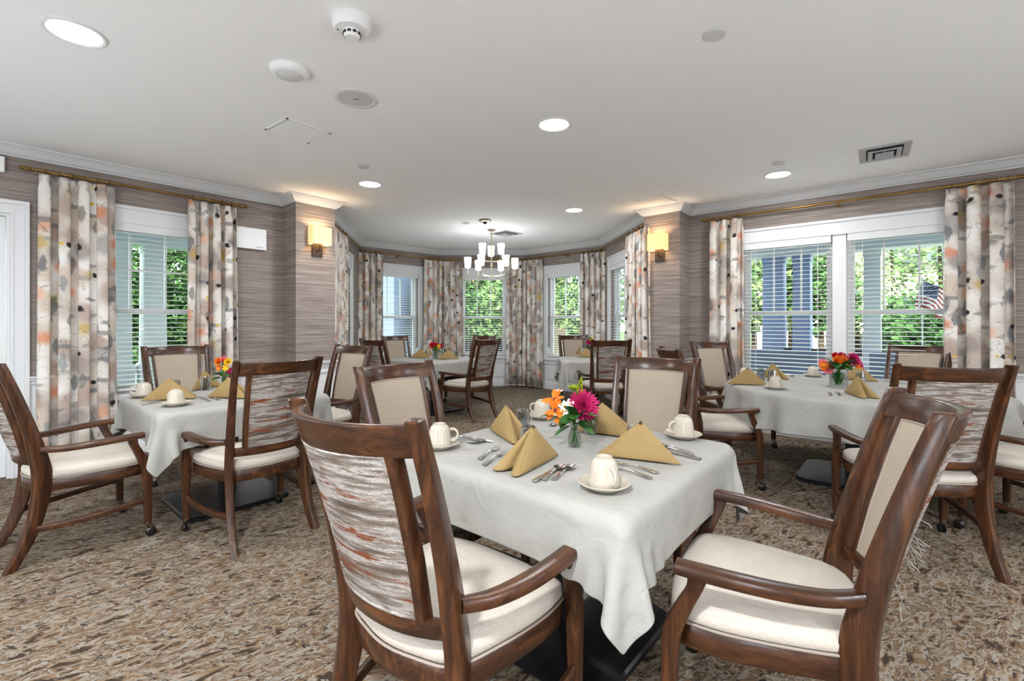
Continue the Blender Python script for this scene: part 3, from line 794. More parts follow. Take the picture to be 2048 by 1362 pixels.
def sim_cloth(half, side, seed, steps=520, n=62, zt=ZT, warp=.0):
    """drapes a square cloth over a square table by position based dynamics"""
    rng = np.random.RandomState(seed); h = side / (n - 1)
    g = (np.arange(n) / (n - 1) - .5) * side; X, Y = np.meshgrid(g, g, indexing='ij')
    P = np.stack([X, Y, np.full_like(X, zt + .004)], -1)
    P[..., :2] += rng.normal(0, .0006, (n, n, 2)); out = np.maximum(np.abs(X), np.abs(Y)) > half
    P[..., 2] += np.where(out, rng.normal(0, .002, (n, n)), 0)
    for _ in range(6): 
        a = np.zeros((n, n)); f = rng.uniform(4, 9); th = rng.uniform(0, 6.3); a = .0025 * np.sin(f * (X * math.cos(th) + Y * math.sin(th)) * 2 + rng.uniform(0, 6)); P[..., 2] += np.where(out, a, 0)
    Vv = np.zeros_like(P); dt = 1 / 60
    def pairs(di, dj):
        res = []
        for par in (0, 1):
            res.append((di, dj, par))
        return res
    rest = {(1, 0): h, (0, 1): h, (1, 1): h * 2 ** .5, (1, -1): h * 2 ** .5, (2, 0): 2 * h, (0, 2): 2 * h}
    def solve(P, di, dj, k):
        r = rest[(di, dj)]
        step = max(abs(di), abs(dj)) * 2
        for par in range(0, step, max(1, abs(di) if di else abs(dj))):
            if di: I = np.arange(par, n - di, step)
            else: I = np.arange(n)
            for par2 in range(1):
                if di == 0: J = np.arange(par, n - dj, step)
                elif dj >= 0: J = np.arange(0, n - dj)
                else: J = np.arange(-dj, n)
                offs = range(abs(di) or abs(dj)) if max(abs(di), abs(dj)) > 1 else (0,)
                for o in offs:
                    II = (I + o)[(I + o) < n - di] if di else I
                    JJ = (J + o)[(J + o) < n - dj] if (di == 0) else J
                    a = P[np.ix_(II, JJ)]; b = P[np.ix_(II + di, JJ + dj)]
                    d = b - a; L = np.linalg.norm(d, axis=-1, keepdims=True) + 1e-9; c = d * (k * .5 * (L - r) / L)
                    P[np.ix_(II, JJ)] = a + c; P[np.ix_(II + di, JJ + dj)] = b - c
    rr = .022; c = np.array([0, 0, zt - .2]); b = np.array([half - rr, half - rr, .2 - rr - .002])
    def collide(P, Q):
        q = P - c; s = np.sign(q); qa = np.abs(q) - b; out_ = np.maximum(qa, 0); L = np.linalg.norm(out_, axis=-1)
        d = L + np.minimum(qa.max(-1), 0) - rr; m = d < 0
        nrm = np.where((L > 1e-6)[..., None], out_ / (L[..., None] + 1e-9), (qa == qa.max(-1, keepdims=True)).astype(float)) * s
        top = (np.abs(P[..., 0]) < half - rr) & (np.abs(P[..., 1]) < half - rr)
        P2 = P - nrm * np.where(m, d, 0)[..., None]
        P2[..., 2] = np.where(top & (P2[..., 2] < zt), zt, P2[..., 2])
        # friction
        tch = (m | (top & (P[..., 2] < zt + .0006)))[..., None]
        dx = P2 - Q; dx[..., 2] = 0
        return np.where(tch, P2 - dx * .75, P2)
    for st in range(steps):
        Q = P.copy(); Vv[..., 2] -= 9.8 * dt; Vv *= .975; P = P + Vv * dt
        for it in range(7):
            for (di, dj), k in (((1, 0), 1), ((0, 1), 1), ((1, 1), .6), ((1, -1), .6), ((2, 0), .12), ((0, 2), .12)): solve(P, di, dj, k)
            P = collide(P, Q)
        P[..., 2] = np.maximum(P[..., 2], .03)
        Vv = (P - Q) / dt
        sp = np.linalg.norm(Vv, axis=-1, keepdims=True); Vv *= np.minimum(1, 1.5 / (sp + 1e-9))
    V = P.reshape(-1, 3); F = [(i * n + j, (i + 1) * n + j, (i + 1) * n + j + 1, i * n + j + 1) for i in range(n - 1) for j in range(n - 1)]
    return [tuple(map(float, v)) for v in V], F
def cloth_obj(data, x, y, rz, label):
    V, F = data
    o = obj('tablecloth', (V, [], F), M['cloth'], None, 0, (x, y, 0)); o.rotation_euler = (0, 0, rz); o.data.shade_smooth()
    m = o.modifiers.new('thick', 'SOLIDIFY'); m.thickness = .0015; m.offset = 1
    m = o.modifiers.new('subd', 'SUBSURF'); m.levels = 1; m.render_levels = 1
    return tag(o, label, 'tablecloth')
ROT = math.atan2(.7615, .648)          # table sides run along the room axes
T1 = AB(1.655, 1.095); TL = AB(1.245, 3.77); T4 = AB(4.465, 5.265); T5 = (1.13, 6.82); TR = (2.765, 3.805)
make_table(.502, ROT, *T1, 'near square table under a white cloth, black pedestal showing beneath its hanging corner')
make_table(.502, ROT, *TL, 'left square table on a black base plate, under a white cloth by the left wall')
make_table(.502, ROT, *T4, 'far square table in the bay left of the striped chair, on a black pedestal')
make_table(.42, R(-2), *T5, 'small square table at the right side of the bay', base=.28)
make_table(.90, ROT, *TR, 'large round table before the wide right window, on a black base plate', True, .36)
ca = sim_cloth(.525, 1.35, 3); cb = sim_cloth(.44, 1.22, 8)
cloth_obj(ca, *T1, ROT, 'white tablecloth in the foreground, its pointed corner hanging low towards the camera')
o = cloth_obj(ca, *TL, ROT + R(180), 'white tablecloth on the left square table near the left floral curtains')
o = cloth_obj(ca, *T4, ROT + R(90), 'white tablecloth on the far square table, below the chandelier')
cloth_obj(cb, *T5, R(-2), 'white tablecloth on the small table right in the bay')
def round_cloth(r=.915, drop=.27, n=240):
    V = []; F = []; rows = [(0, 0, 0), (.4, 0, 0), (.8, 0, 0), (r - .02, 0, 0)]
    prof = [(r - .004, .004, .0), (r + .010, .016, .1), (r + .016, .04, .22), (r + .020, .09, .45), (r + .026, .15, .7), (r + .034, .21, .9), (r + .042, drop, 1)]
    rr = random.Random(4); ph = [rr.uniform(0, 6.3) for _ in range(6)]
    def rip(t): return .55 * math.sin(17 * t + ph[0] + .7 * math.sin(3 * t + ph[1])) + .3 * math.sin(29 * t + ph[2]) + .25 * math.sin(7 * t + ph[3])
    for R_, d, k in rows + prof:
        for i in range(n):
            t = 2 * PI * i / n; a = R_ + .055 * k * rip(t) + .012 * k
            V.append((a * math.cos(t), a * math.sin(t), ZT + .0015 - d + .012 * k * math.sin(5 * t + 1)))
    m = len(rows + prof)
    for j in range(m - 1):
        for i in range(n): F.append((j * n + i, j * n + (i + 1) % n, (j + 1) * n + (i + 1) % n, (j + 1) * n + i))
    V = [(v[0], v[1], ZT + .0015) if idx < 4 * n else v for idx, v in enumerate(V)]
    F = [tuple(reversed(f)) for f in F[n:]]; F.append(tuple(range(n, 2 * n)))
    return V, F
cloth_obj(round_cloth(), *TR, 0, 'white round tablecloth hanging in soft folds before the wide right window')

# ------------------------------------------------------------------ things on the tables
ZC = ZT + .004
def make_napkin():
    T = (0, 0, .142); Pp = (.150, 0, .004)
    bm = NB()
    # two outer panels meeting along T-P, spread at the open end, and two folded layers inside
    def sheet(Q, bulge, th=.004):
        n = 9; rows = []
        for i in range(n):
            t = i / (n - 1)   # along the ridge from P to T
            A = Vector(Pp).lerp(Vector(T), t); B = Vector(Pp).lerp(Vector(Q), 1) if False else Vector(Q)
            rows.append([A.lerp(B, j / (n - 1)) + Vector(bulge) * math.sin(PI * j / (n - 1)) * math.sin(PI * min(1, t * .9 + .1)) * .9 for j in range(n)])
        # collapse: triangle P, T, Q as a fan over the ridge
        V = [[bm.verts.new(p) for p in r[:-1]] for r in rows]; q = bm.verts.new(Q)
        for i in range(n - 1):
            for j in range(n - 2): bm.faces.new((V[i][j], V[i][j + 1], V[i + 1][j + 1], V[i + 1][j]))
            bm.faces.new((V[i][-1], q, V[i + 1][-1]))
    sheet((-.135, -.058, .004), (0, -.010, .004)); sheet((-.135, .058, .004), (0, .010, .004))
    def roll(Q0, Q1, side):
        # rounded fold between an outer panel and the inside, running from the foot up to the tip
        n = 10; rows = []
        for i in range(n):
            t = i / (n - 1); a = Vector(Q0).lerp(Vector(T), t); b = Vector(Q1).lerp(Vector(T), t)
            k = 1 - t
            m = (a + b) / 2 + Vector((-.026 * k, 0, 0))
            rows.append([a, a.lerp(m, .55) + Vector((-.010 * k, side * .006 * k, 0)), m, b.lerp(m, .5) + Vector((-.008 * k, 0, 0)), b])
        V = [[bm.verts.new(p) for p in r] for r in rows]
        for i in range(n - 1):
            for j in range(4): bm.faces.new((V[i][j], V[i][j + 1], V[i + 1][j + 1], V[i + 1][j]))
    roll((-.135, -.058, .004), (-.112, -.012, .004), -1); roll((-.135, .058, .004), (-.112, .012, .004), 1)
    n = 8; V = []
    for i in range(n):
        t = i / (n - 1); a = Vector((-.112, -.012, .004)).lerp(Vector(T), t); b = Vector((-.06, 0, .004)).lerp(Vector(T), t); c = Vector((-.112, .012, .004)).lerp(Vector(T), t)
        V.append([bm.verts.new(p) for p in (a, b, c)])
    for i in range(n - 1):
        for j in range(2): bm.faces.new((V[i][j], V[i][j + 1], V[i + 1][j + 1], V[i + 1][j]))
    bmesh.ops.remove_doubles(bm, verts=bm.verts, dist=.0004)
    o = obj('napkin', bm, M['napkin'], None, 35)
    m = o.modifiers.new('thick', 'SOLIDIFY'); m.thickness = .004; m.offset = 0
    m = o.modifiers.new('bevel', 'BEVEL'); m.width = .0014; m.segments = 1
    return o
def make_cup():
    """cup turned upside down: foot up"""
    root = empty('coffee_cup')
    bm = NB(); lathe(bm, [(.042, .002), (.047, .000), (.0495, .004), (.0475, .02), (.0445, .045), (.0415, .066), (.037, .078), (.030, .0855), (.026, .088), (.026, .092), (.021, .092), (.019, .088), (0, .087)], 28); obj('body', bm, M['china'], root, 50)
    bm = NB(); P = [(.043, 0, .066, .011, .007), (.060, 0, .066, .011, .007), (.074, 0, .052, .010, .007), (.072, 0, .032, .010, .007), (.058, 0, .020, .011, .007), (.044, 0, .020, .011, .007)]
    beam(bm, P, .45, 5, (0, 1, 0)); obj('handle', bm, M['china'], root, 60); return root
def make_saucer():
    bm = NB(); lathe(bm, [(0, .003), (.040, .003), (.044, .0), (.048, .001), (.050, .005), (.068, .012), (.080, .020), (.0815, .022), (.079, .0235), (.064, .016), (.050, .0105), (.046, .008), (0, .008)], 36); return obj('saucer', bm, M['china'], None, 50)
def make_tumbler():
    """cut glass tumbler turned upside down"""
    bm = NB(); n = 40; prof = [(.034, .0), (.036, .004), (.0345, .03), (.032, .06), (.030, .085), (.029, .100), (.026, .106), (0, .106)]
    rings = []
    for i, (r, z) in enumerate(prof):
        rings.append([((max(r, .001) * (1 + (.055 if k % 2 else 0) * (1 if 2 <= i <= 5 else 0))) * math.cos(2 * PI * k / n), max(r, .001) * (1 + (.055 if k % 2 else 0) * (1 if 2 <= i <= 5 else 0)) * math.sin(2 * PI * k / n), z) for k in range(n)])
    rings += [[(.001 * math.cos(2 * PI * k / n), .001 * math.sin(2 * PI * k / n), .092) for k in range(n)], [(.026 * math.cos(2 * PI * k / n), .026 * math.sin(2 * PI * k / n), .092) for k in range(n)], [(.032 * math.cos(2 * PI * k / n), .032 * math.sin(2 * PI * k / n), .002) for k in range(n)]]
    loft(bm, rings, False); return obj('tumbler', bm, M['crystal'], None, 20)
def flat(bm, pts):
    """pts (y, halfwidth, z, thickness)"""
    loft(bm, [[(u, y, z + v) for u, v in rrect(2 * w_, th, .35)] for y, w_, z, th in pts])
def make_fork():
    bm = NB(); flat(bm, [(-.095, .007, .003, .003), (-.090, .010, .003, .003), (-.05, .0065, .006, .003), (0, .0038, .010, .004), (.025, .0045, .008, .003), (.036, .011, .005, .002), (.05, .012, .004, .002)])
    for k in range(4):
        x = -.0099 + .0066 * k; loft(bm, [[(x + u, y, z + v) for u, v in rrect(.0036 * q, .002, .3)] for y, z, q in ((.049, .004, 1), (.075, .005, .9), (.092, .009, .4))])
    return obj('fork', bm, M['steel'], None, 50)
def make_knife():
    bm = NB(); flat(bm, [(-.115, .008, .003, .005), (-.11, .0095, .003, .006), (-.03, .0065, .004, .005), (-.01, .0055, .004, .004)])
    loft(bm, [[(x0, y, .002), (x1, y, .002), (x1, y, .004), (x0, y, .004)] for y, x0, x1 in ((-.012, -.005, .006), (.0, -.007, .009), (.07, -.007, .009), (.095, -.004, .008), (.108, .004, .007))])
    return obj('knife', bm, M['steel'], None, 50)
def make_spoon():
    bm = NB(); flat(bm, [(-.09, .006, .003, .003), (-.085, .0095, .003, .003), (-.045, .006, .006, .003), (0, .0036, .009, .004), (.022, .004, .008, .003)])
    rings = []
    for i in range(9):
        t = i / 8; y = .020 + .062 * t; hw = .0195 * math.sqrt(max(.02, 1 - (2 * t - .93) ** 2 / 1.15)); dp = .007 * math.sin(PI * min(1, t * .96 + .04))
        rings.append([(-hw, y, .008), (-hw * .6, y, .008 - dp * .8), (0, y, .008 - dp), (hw * .6, y, .008 - dp * .8), (hw, y, .008), (hw * .55, y, .0095 - dp * .8), (0, y, .0095 - dp), (-hw * .55, y, .0095 - dp * .8)])
    loft(bm, rings); return obj('spoon', bm, M['steel'], None, 60)
protos = {}
def place(kind, maker, cat, x, y, az, label, group, z=ZC):
    if kind not in protos: protos[kind] = maker(); o = protos[kind]
    else: o = copy_tree(protos[kind])
    o.location = (x, y, z); o.rotation_euler = (0, 0, -R(az)); return tag(o, label, cat, group)
W1, W2, W3, W4_, W5 = 'on the near square table', 'on the left square table', 'on the round table', 'on the far square table', 'on the small bay table'
def napkin(x, y, az, label, g): return place('napkin', make_napkin, 'napkin', x, y, az, label, 'gold napkins ' + g)
def cup(x, y, az, label, slabel, g):
    place('saucer', make_saucer, 'saucer', x, y, 0, slabel, 'saucers ' + g)
    c = place('cup', make_cup, 'cup', x, y, az, label, 'upturned coffee cups ' + g, ZC + .0085); return c
def tumbler(x, y, label, g): return place('tumbler', make_tumbler, 'glass', x, y, 10, label, 'upturned tumblers ' + g)
def cutlery(kind, x, y, az, label, g, z=ZC): return place(kind, {'fork': make_fork, 'knife': make_knife, 'spoon': make_spoon}[kind], kind, x, y, az, label, kind + 's ' + g, z)
def U(px, py): return UN(px, py, ZT)
def az_of(p, q): return math.degrees(math.atan2(q[0] - p[0], q[1] - p[1]))
def nap_px(pl, pr, label, g, openleft=True):
    """pl, pr: photo pixels of the two ends of the foot line facing us; closed tip at pr (or pl)"""
    a, b = V2(U(*pl)), V2(U(*pr)); m = (a + b) / 2; 
    if not openleft: a, b = b, a
    d = (b - a) / np.linalg.norm(b - a); nrm = np.array([-d[1], d[0]]); nrm = nrm if nrm[1] > 0 else -nrm
    c = b - d * .150 + nrm * .018
    return napkin(c[0], c[1], -math.degrees(math.atan2(d[1], d[0])), label, g)
def cut_px(kind, ph, pt, label, g, dz=0):
    """handle end pixel, tip pixel"""
    a, b = V2(U(*ph)), V2(U(*pt)); m = (a + b) / 2
    return cutlery(kind, m[0], m[1], az_of(a, b), label, g, ZC + dz)
# near table
nap_px((1015, 953), (1124, 916), 'gold napkin folded as a pyramid, left front on the near square table, beside two forks', W1)
nap_px((1212, 910), (1359, 936), 'gold napkin pyramid on the right of the near square table, behind the front cup', W1)
nap_px((1035, 886), (972, 862), 'gold napkin pyramid at the left back of the near square table', W1)
napkin(*U(1205, 868), 200, 'gold napkin pyramid partly hidden behind the flowers on the near square table', W1)
cup(*U(1208, 979), 75, 'cream cup upside down at the front corner of the near square table', 'saucer at the front corner of the near square table', W1)
cup(*U(1366, 877), 160, 'cream cup upside down at the right side of the near square table', 'saucer at the right side of the near square table', W1)
cup(*U(879, 897), -10, 'cream cup upside down at the left side of the near square table', 'saucer at the left side of the near square table', W1)
cup(*U(1084, 838), 215, 'cream cup upside down at the far side of the near square table', 'saucer at the far side of the near square table', W1)
for p, l in (((.066, 1.86), 'cut glass tumbler upside down behind the left front napkin'), ((.052, 2.235), 'cut glass tumbler upside down beside the left back napkin on the near table'),
             ((.492, 1.875), 'cut glass tumbler upside down behind the right napkin on the near table'), ((.372, 2.20), 'cut glass tumbler upside down beside the napkin behind the flowers')):
    tumbler(*p, l, W1)
cut_px('fork', (945, 930), (1008, 890), 'upper fork of the pair left of the front left napkin', W1)
cut_px('fork', (957, 940), (1018, 902), 'lower fork of the pair, its tines hidden by the front left napkin', W1)
cut_px('knife', (1062, 970), (1135, 928), 'knife lying under the spoons at the front edge of the near table', W1)
cut_px('spoon', (1076, 972), (1136, 929), 'left spoon of the pair at the front edge of the near table', W1, .004)
cut_px('spoon', (1096, 970), (1156, 928), 'right spoon of the pair at the front edge of the near table', W1)
cut_px('knife', (912, 874), (985, 886), 'knife beside the left cup on the near table', W1)
cut_px('spoon', (905, 883), (952, 888), 'front spoon lying right of the left cup on the near table', W1)
cut_px('spoon', (925, 876), (966, 886), 'back spoon lying right of the left cup on the near table', W1)
cut_px('fork', (1306, 947), (1232, 928), 'upper fork handle showing behind the front cup', W1)
cut_px('fork', (1292, 957), (1222, 936), 'lower fork handle showing behind the front cup', W1)
cut_px('spoon', (1368, 905), (1322, 893), 'upper spoon between the right napkin and the right cup', W1)
cut_px('spoon', (1370, 909), (1326, 898), 'middle spoon between the right napkin and the right cup', W1)
cut_px('knife', (1372, 915), (1320, 903), 'knife between the right napkin and the right cup', W1)
cut_px('spoon', (1130, 846), (1108, 852), 'spoon beside the far cup, left of the flowers on the near table', W1)
cut_px('fork', (1262, 858), (1222, 873), 'fork left of the right tumbler on the near table', W1)
cut_px('fork', (1272, 852), (1238, 866), 'fork further back left of the right tumbler on the near table', W1)
# left table
nap_px((281, 805), (378, 798), 'gold napkin pyramid behind the front cup on the left table', W2, False)
nap_px((411, 797), (476, 797), 'gold napkin pyramid right of the two forks on the left table', W2, False)
napkin(*U(408, 778), 90, 'gold napkin around the back tumbler on the left table', W2)
napkin(-1.72, 3.75, 30, 'gold napkin behind the striped chair on the left table', W2)
cup(*U(352, 812), 200, 'cream cup upside down at the front corner of the left table', 'saucer at the front corner of the left table', W2)
cup(*U(288, 795), 150, 'cream cup upside down at the left end of the left table', 'saucer at the left end of the left table', W2)
tumbler(*U(350, 790), 'cut glass tumbler just behind the left napkin on the left table', W2)
tumbler(*U(411, 781), 'cut glass tumbler standing before the back napkin on the left table', W2)
tumbler(*U(505, 785), 'cut glass tumbler seen past the striped chair on the left table', W2)
cut_px('fork', (428, 807), (395, 795), 'left fork on the left table', W2); cut_px('fork', (447, 804), (410, 793), 'right fork on the left table', W2)
cut_px('knife', (305, 808), (345, 803), 'knife behind the front cup on the left table', W2); cut_px('spoon', (385, 798), (366, 801), 'spoon right of the front cup on the left table', W2)
cut_px('spoon', (495, 789), (512, 783), 'spoon seen past the striped chair on the left table', W2)
# round table
nap_px((1468, 769), (1536, 773), 'gold napkin pyramid at the left end of the round table', W3)
nap_px((1693, 786), (1757, 801), 'gold napkin pyramid right of the vase on the round table', W3, False)
napkin(*U(1718, 762), 60, 'gold napkin behind the flowers on the round table', W3)
napkin(*U(1545, 757), -100, 'gold napkin standing on end behind the front cup on the round table', W3)
cup(*U(1551, 779), 70, 'cream cup upside down at the front left of the round table', 'saucer at the front left of the round table', W3)
cup(*U(1626, 754), 110, 'cream cup upside down at the far side of the round table, left of the flowers', 'saucer at the far side of the round table', W3)
cup(*U(1490, 757), 40, 'cream cup upside down behind the left napkin on the round table', 'saucer behind the left napkin on the round table', W3)
tumbler(*U(1522, 762), 'cut glass tumbler right behind the left napkin on the round table', W3)
tumbler(*U(1544, 765), 'cut glass tumbler just behind the front cup on the round table', W3)
tumbler(*U(1721, 769), 'cut glass tumbler behind the right napkin on the round table', W3)
cut_px('fork', (1664, 797), (1657, 783), 'left fork of the pair before the vase on the round table', W3); cut_px('fork', (1683, 796), (1671, 783), 'right fork of the pair before the vase on the round table', W3)
cut_px('spoon', (1800, 800), (1775, 788), 'spoon near the striped chair on the round table', W3); cut_px('spoon', (1812, 798), (1785, 788), 'second spoon near the striped chair on the round table', W3)
cut_px('spoon', (1592, 757), (1562, 752), 'left spoon behind the front cup on the round table', W3); cut_px('spoon', (1600, 751), (1577, 754), 'right spoon behind the front cup on the round table', W3)
cut_px('knife', (1812, 768), (1770, 763), 'knife right of the flowers on the round table', W3)
# far tables
nap_px((815, 716), (860, 717), 'gold napkin at the left of the far square table', W4_)
nap_px((881, 719), (918, 719), 'gold napkin right of the flowers on the far square table', W4_)
napkin(*U(854, 712), 100, 'gold napkin behind the left one on the far square table', W4_)
for q, l in (((852, 713), 'tumbler left of the flowers on the far square table'), ((913, 716), 'tumbler right of the flowers on the far square table'), ((890, 710), 'tumbler behind the flowers on the far square table')): tumbler(*U(*q), l, W4_)
nap_px((1163, 714), (1186, 716), 'gold napkin beside the chair on the small bay table', W5)
napkin(*U(1160, 709), 90, 'gold napkin at the back of the small bay table', W5)
tumbler(*U(1166, 710), 'tumbler on the small bay table', W5)
cut_px('fork', (1157, 718), (1152, 713), 'left fork on the small bay table', W5); cut_px('fork', (1163, 718), (1158, 713), 'right fork on the small bay table', W5)

# ------------------------------------------------------------------ flowers
FM = {k: plain('petal_' + k, c, .6, 0, .3, 14) for k, c in (('magenta', (176, 24, 88)), ('orange', (232, 118, 26)), ('yellow', (236, 190, 40)), ('white', (244, 240, 236)), ('pink', (226, 110, 120)), ('red', (190, 30, 40)), ('purple', (130, 30, 90)), ('lime', (150, 168, 40)))}
FM['leaf'] = plain('flower_leaf', (46, 98, 34), .5, 0, .4, 22); FM['stem'] = plain('flower_stem', (66, 110, 44), .5, 0, .3, 12)
FM['heart'] = plain('flower_heart', (120, 50, 30), .8)
def petal(bm, M4, L, W_, cup_=.2, tip=.25):
    rows = []
    for i in range(5):
        t = i / 4; wd = W_ * (math.sin(PI * (t * (1 - tip) + tip * .5)) ** .7) * .5 * (1 if t < 1 else .45); z = cup_ * L * (t * t)
        rows.append([(-wd, L * t, z + .15 * wd), (0, L * t, z - .1 * wd), (wd, L * t, z + .15 * wd)])
    V = [[bm.verts.new(M4 @ Vector(p)) for p in r] for r in rows]
    for i in range(4):
        for j in range(2): bm.faces.new((V[i][j], V[i][j + 1], V[i + 1][j + 1], V[i + 1][j]))
def flower(parent, c, r, kind, direction, seed):
    """c centre of the head, direction it faces"""
    rr = random.Random(seed); q = Vector(direction).to_track_quat('Z', 'Y').to_matrix().to_4x4(); B = Matrix.Translation(c) @ q; bm = NB()
    layers = {'mum': ((24, 1.0, .17, -.15), (24, 1.0, .16, .15), (22, .92, .15, .5), (18, .78, .15, .9), (14, .6, .14, 1.5), (9, .42, .12, 2.6)), 'lily': ((3, 1.0, .45, .5), (3, .95, .40, .7)),
              'daisy': ((11, 1, .28, .15), (9, .8, .26, .4)), 'rose': ((6, 1, .8, .5), (6, .8, .7, 1.0), (5, .6, .6, 1.6), (4, .4, .5, 2.6)), 'small': ((5, 1, .65, .2),)}[kind[0]]
    for li, (n, L, W_, tilt) in enumerate(layers):
        for k in range(n):
            a = 2 * PI * k / n + li * .5 + rr.uniform(-.1, .1)
            petal(bm, B @ Matrix.Rotation(a, 4, 'Z') @ Matrix.Rotation(math.atan(tilt), 4, 'X'), r * L * rr.uniform(.9, 1.05), r * W_ * (1 if kind[0] != 'mum' else 1.1), .15 if kind[0] != 'lily' else -.25)
    head = obj('flower_head', bm, FM[kind[1]], parent, 60)
    if kind[0] in ('daisy', 'small', 'lily'):
        bm = NB(); lathe(bm, [(0, -.004), (r * .22, 0), (r * .2, r * .1), (0, r * .16)], 10, M=B); obj('flower_heart', bm, FM['yellow' if kind[0] != 'lily' else 'heart'], head)
    return head
def leafp(parent, p, d, L, W_, name='leaf'):
    q = Vector(d).to_track_quat('Y', 'Z').to_matrix().to_4x4(); bm = NB(); petal(bm, Matrix.Translation(p) @ q, L, W_, -.2, .3); return obj(name, bm, FM['leaf'], parent, 60)
def bouquet(x, y, label, vlabel, heads, leaves, seed, vase=('bottle', .028, .095), s=1.0, z=ZC, lz=0):
    g = thing('flower_vase', vlabel, 'vase', (x, y, z)); bm = NB(); r, h = vase[1], vase[2]
    if vase[0] == 'bottle': prof = [(0, .0), (r * .9, 0), (r, .004), (r, h * .45), (r * .72, h * .62), (r * .62, h * .75), (r * .66, h * .9), (r * .85, h), (r * .75, h), (r * .52, h * .88), (r * .52, h * .74), (r * .62, h * .6), (r * .88, h * .44), (r * .88, .010), (0, .010)]
    else: prof = [(0, 0), (r, 0), (r, h), (r * .93, h), (r * .93, .012), (0, .012)]
    lathe(bm, prof, 20); obj('glass_body', bm, M['vaseglass'], g, 40)
    b = thing('bouquet', label, 'flowers', (x, y, z)); rr = random.Random(seed)
    for i, (dx, dz, dy, fr, kind, dr) in enumerate(heads):
        a = rr.uniform(0, 6.28); p0 = Vector((r * .5 * math.cos(a), r * .5 * math.sin(a), .014)); p1 = Vector((r * .3 * math.cos(a + 3), r * .3 * math.sin(a + 3), h)); p2 = Vector((dx, dy, dz))
        bm = NB(); tube(bm, [p0, p0.lerp(p1, .5), p1, p1.lerp(p2, .5) + Vector((0, 0, .008)), p2], .0016 * s, 6, 3); st = obj('stem', bm, FM['stem'], b)
        flower(b, p2, fr, kind, dr, seed * 10 + i)
    for i in range(leaves):
        a = rr.uniform(0, 6.28); e = rr.uniform(-.3, 1.0); L = rr.uniform(.042, .072) * s; k = rr.uniform(0, .6)
        p = Vector((math.cos(a) * .02 * s, math.sin(a) * .02 * s, h + (.0 + .06 * k) * s))
        leafp(b, p, (math.cos(a), math.sin(a), e), L, L * .62)
    if vase[0] == 'cyl':
        for i in range(16):
            a = rr.uniform(0, 6.28); q = r * rr.uniform(.1, .45)
            leafp(b, (math.cos(a) * q, math.sin(a) * q, rr.uniform(.02, h * .45)), (math.cos(a) * .3, math.sin(a) * .3, 1), rr.uniform(.05, .075), .03)
        for i in range(14):
            a = rr.uniform(0, 6.28); q = r * rr.uniform(.2, .9)
            leafp(b, (math.cos(a) * q, math.sin(a) * q, h + rr.uniform(-.005, .03)), (math.cos(a), math.sin(a), rr.uniform(-.1, .7)), rr.uniform(.05, .08), .035)
    return b
vx, vy = U(1149, 894)
f = Vector((0, -1, .35))
# dx (right), dz (up from table), dy (away), radius, kind, facing
b1 = bouquet(vx, vy, 'small bunch of magenta mum, orange lilies and white blossom on the near square table', 'small clear glass bottle vase in the middle of the near square table',
        [(.036, .168, .0, .072, ('mum', 'magenta'), (.25, -.9, .45)), (-.078, .150, .0, .055, ('lily', 'orange'), (-.5, -.8, .1)), (-.080, .190, .02, .055, ('lily', 'orange'), (-.4, -.5, .8)), (-.055, .125, -.01, .04, ('lily', 'orange'), (-.2, -1, 0)),
         (-.046, .170, -.02, .026, ('small', 'white'), (-.2, -1, .2)), (-.026, .178, -.02, .024, ('small', 'white'), (.1, -1, .4)), (-.040, .150, -.025, .020, ('small', 'white'), (0, -1, 0)), (.0, .228, .04, .03, ('rose', 'lime'), (0, -.3, 1)), (.03, .215, .05, .03, ('daisy', 'lime'), (.2, -.2, 1)), (-.06, .22, .05, .02, ('small', 'white'), (0, -.2, 1))],
        22, 3, s=1.25)
bm = NB()
for k in range(46):
    t = k / 46; a = k * 2.4; r_ = .014 * (1 - t) + .003
    bmesh.ops.create_icosphere(bm, subdivisions=1, radius=.0052 * (1 - .5 * t), matrix=Matrix.Translation((.020 + .014 * t + r_ * math.cos(a), .03 + r_ * math.sin(a), .212 + .075 * t)))
obj('goldenrod_spray', bm, FM['lime'], b1, 60)
for p, d, L in (((-.02, 0, .085), (-1, -.3, -.35), .075), ((-.015, -.01, .10), (-.9, -.6, .2), .07), ((-.085, 0, .13), (-1, -.2, .1), .06), ((.01, -.02, .11), (.3, -.9, .1), .06), ((.02, -.02, .105), (.9, -.5, .1), .06), ((-.02, -.03, .13), (-.3, -1, .3), .06)):
    leafp(b1, p, d, L, L * .5)
lx, ly = TL
bouquet(lx - .02, ly, 'bunch of orange, yellow and magenta flowers on the left square table', 'clear glass vase on the left square table',
        [(-.035, .235, 0, .036, ('rose', 'orange'), (0, -1, .4)), (-.005, .245, .01, .032, ('rose', 'pink'), (0, -1, .7)), (.030, .232, 0, .034, ('rose', 'yellow'), (.3, -1, .5)), (-.03, .19, -.01, .028, ('daisy', 'orange'), (-.2, -1, .2)), (.02, .195, -.01, .03, ('daisy', 'yellow'), (.1, -1, .1)),
         (.062, .175, 0, .032, ('rose', 'magenta'), (.6, -1, 0)), (.048, .150, 0, .03, ('mum', 'magenta'), (.4, -1, 0)), (-.05, .205, .02, .025, ('daisy', 'yellow'), (-.6, -.6, .3))], 14, 7, ('bottle', .03, .12), 1.2)
rx, ry = U(1677, 774)
hd = []; rr = random.Random(11)
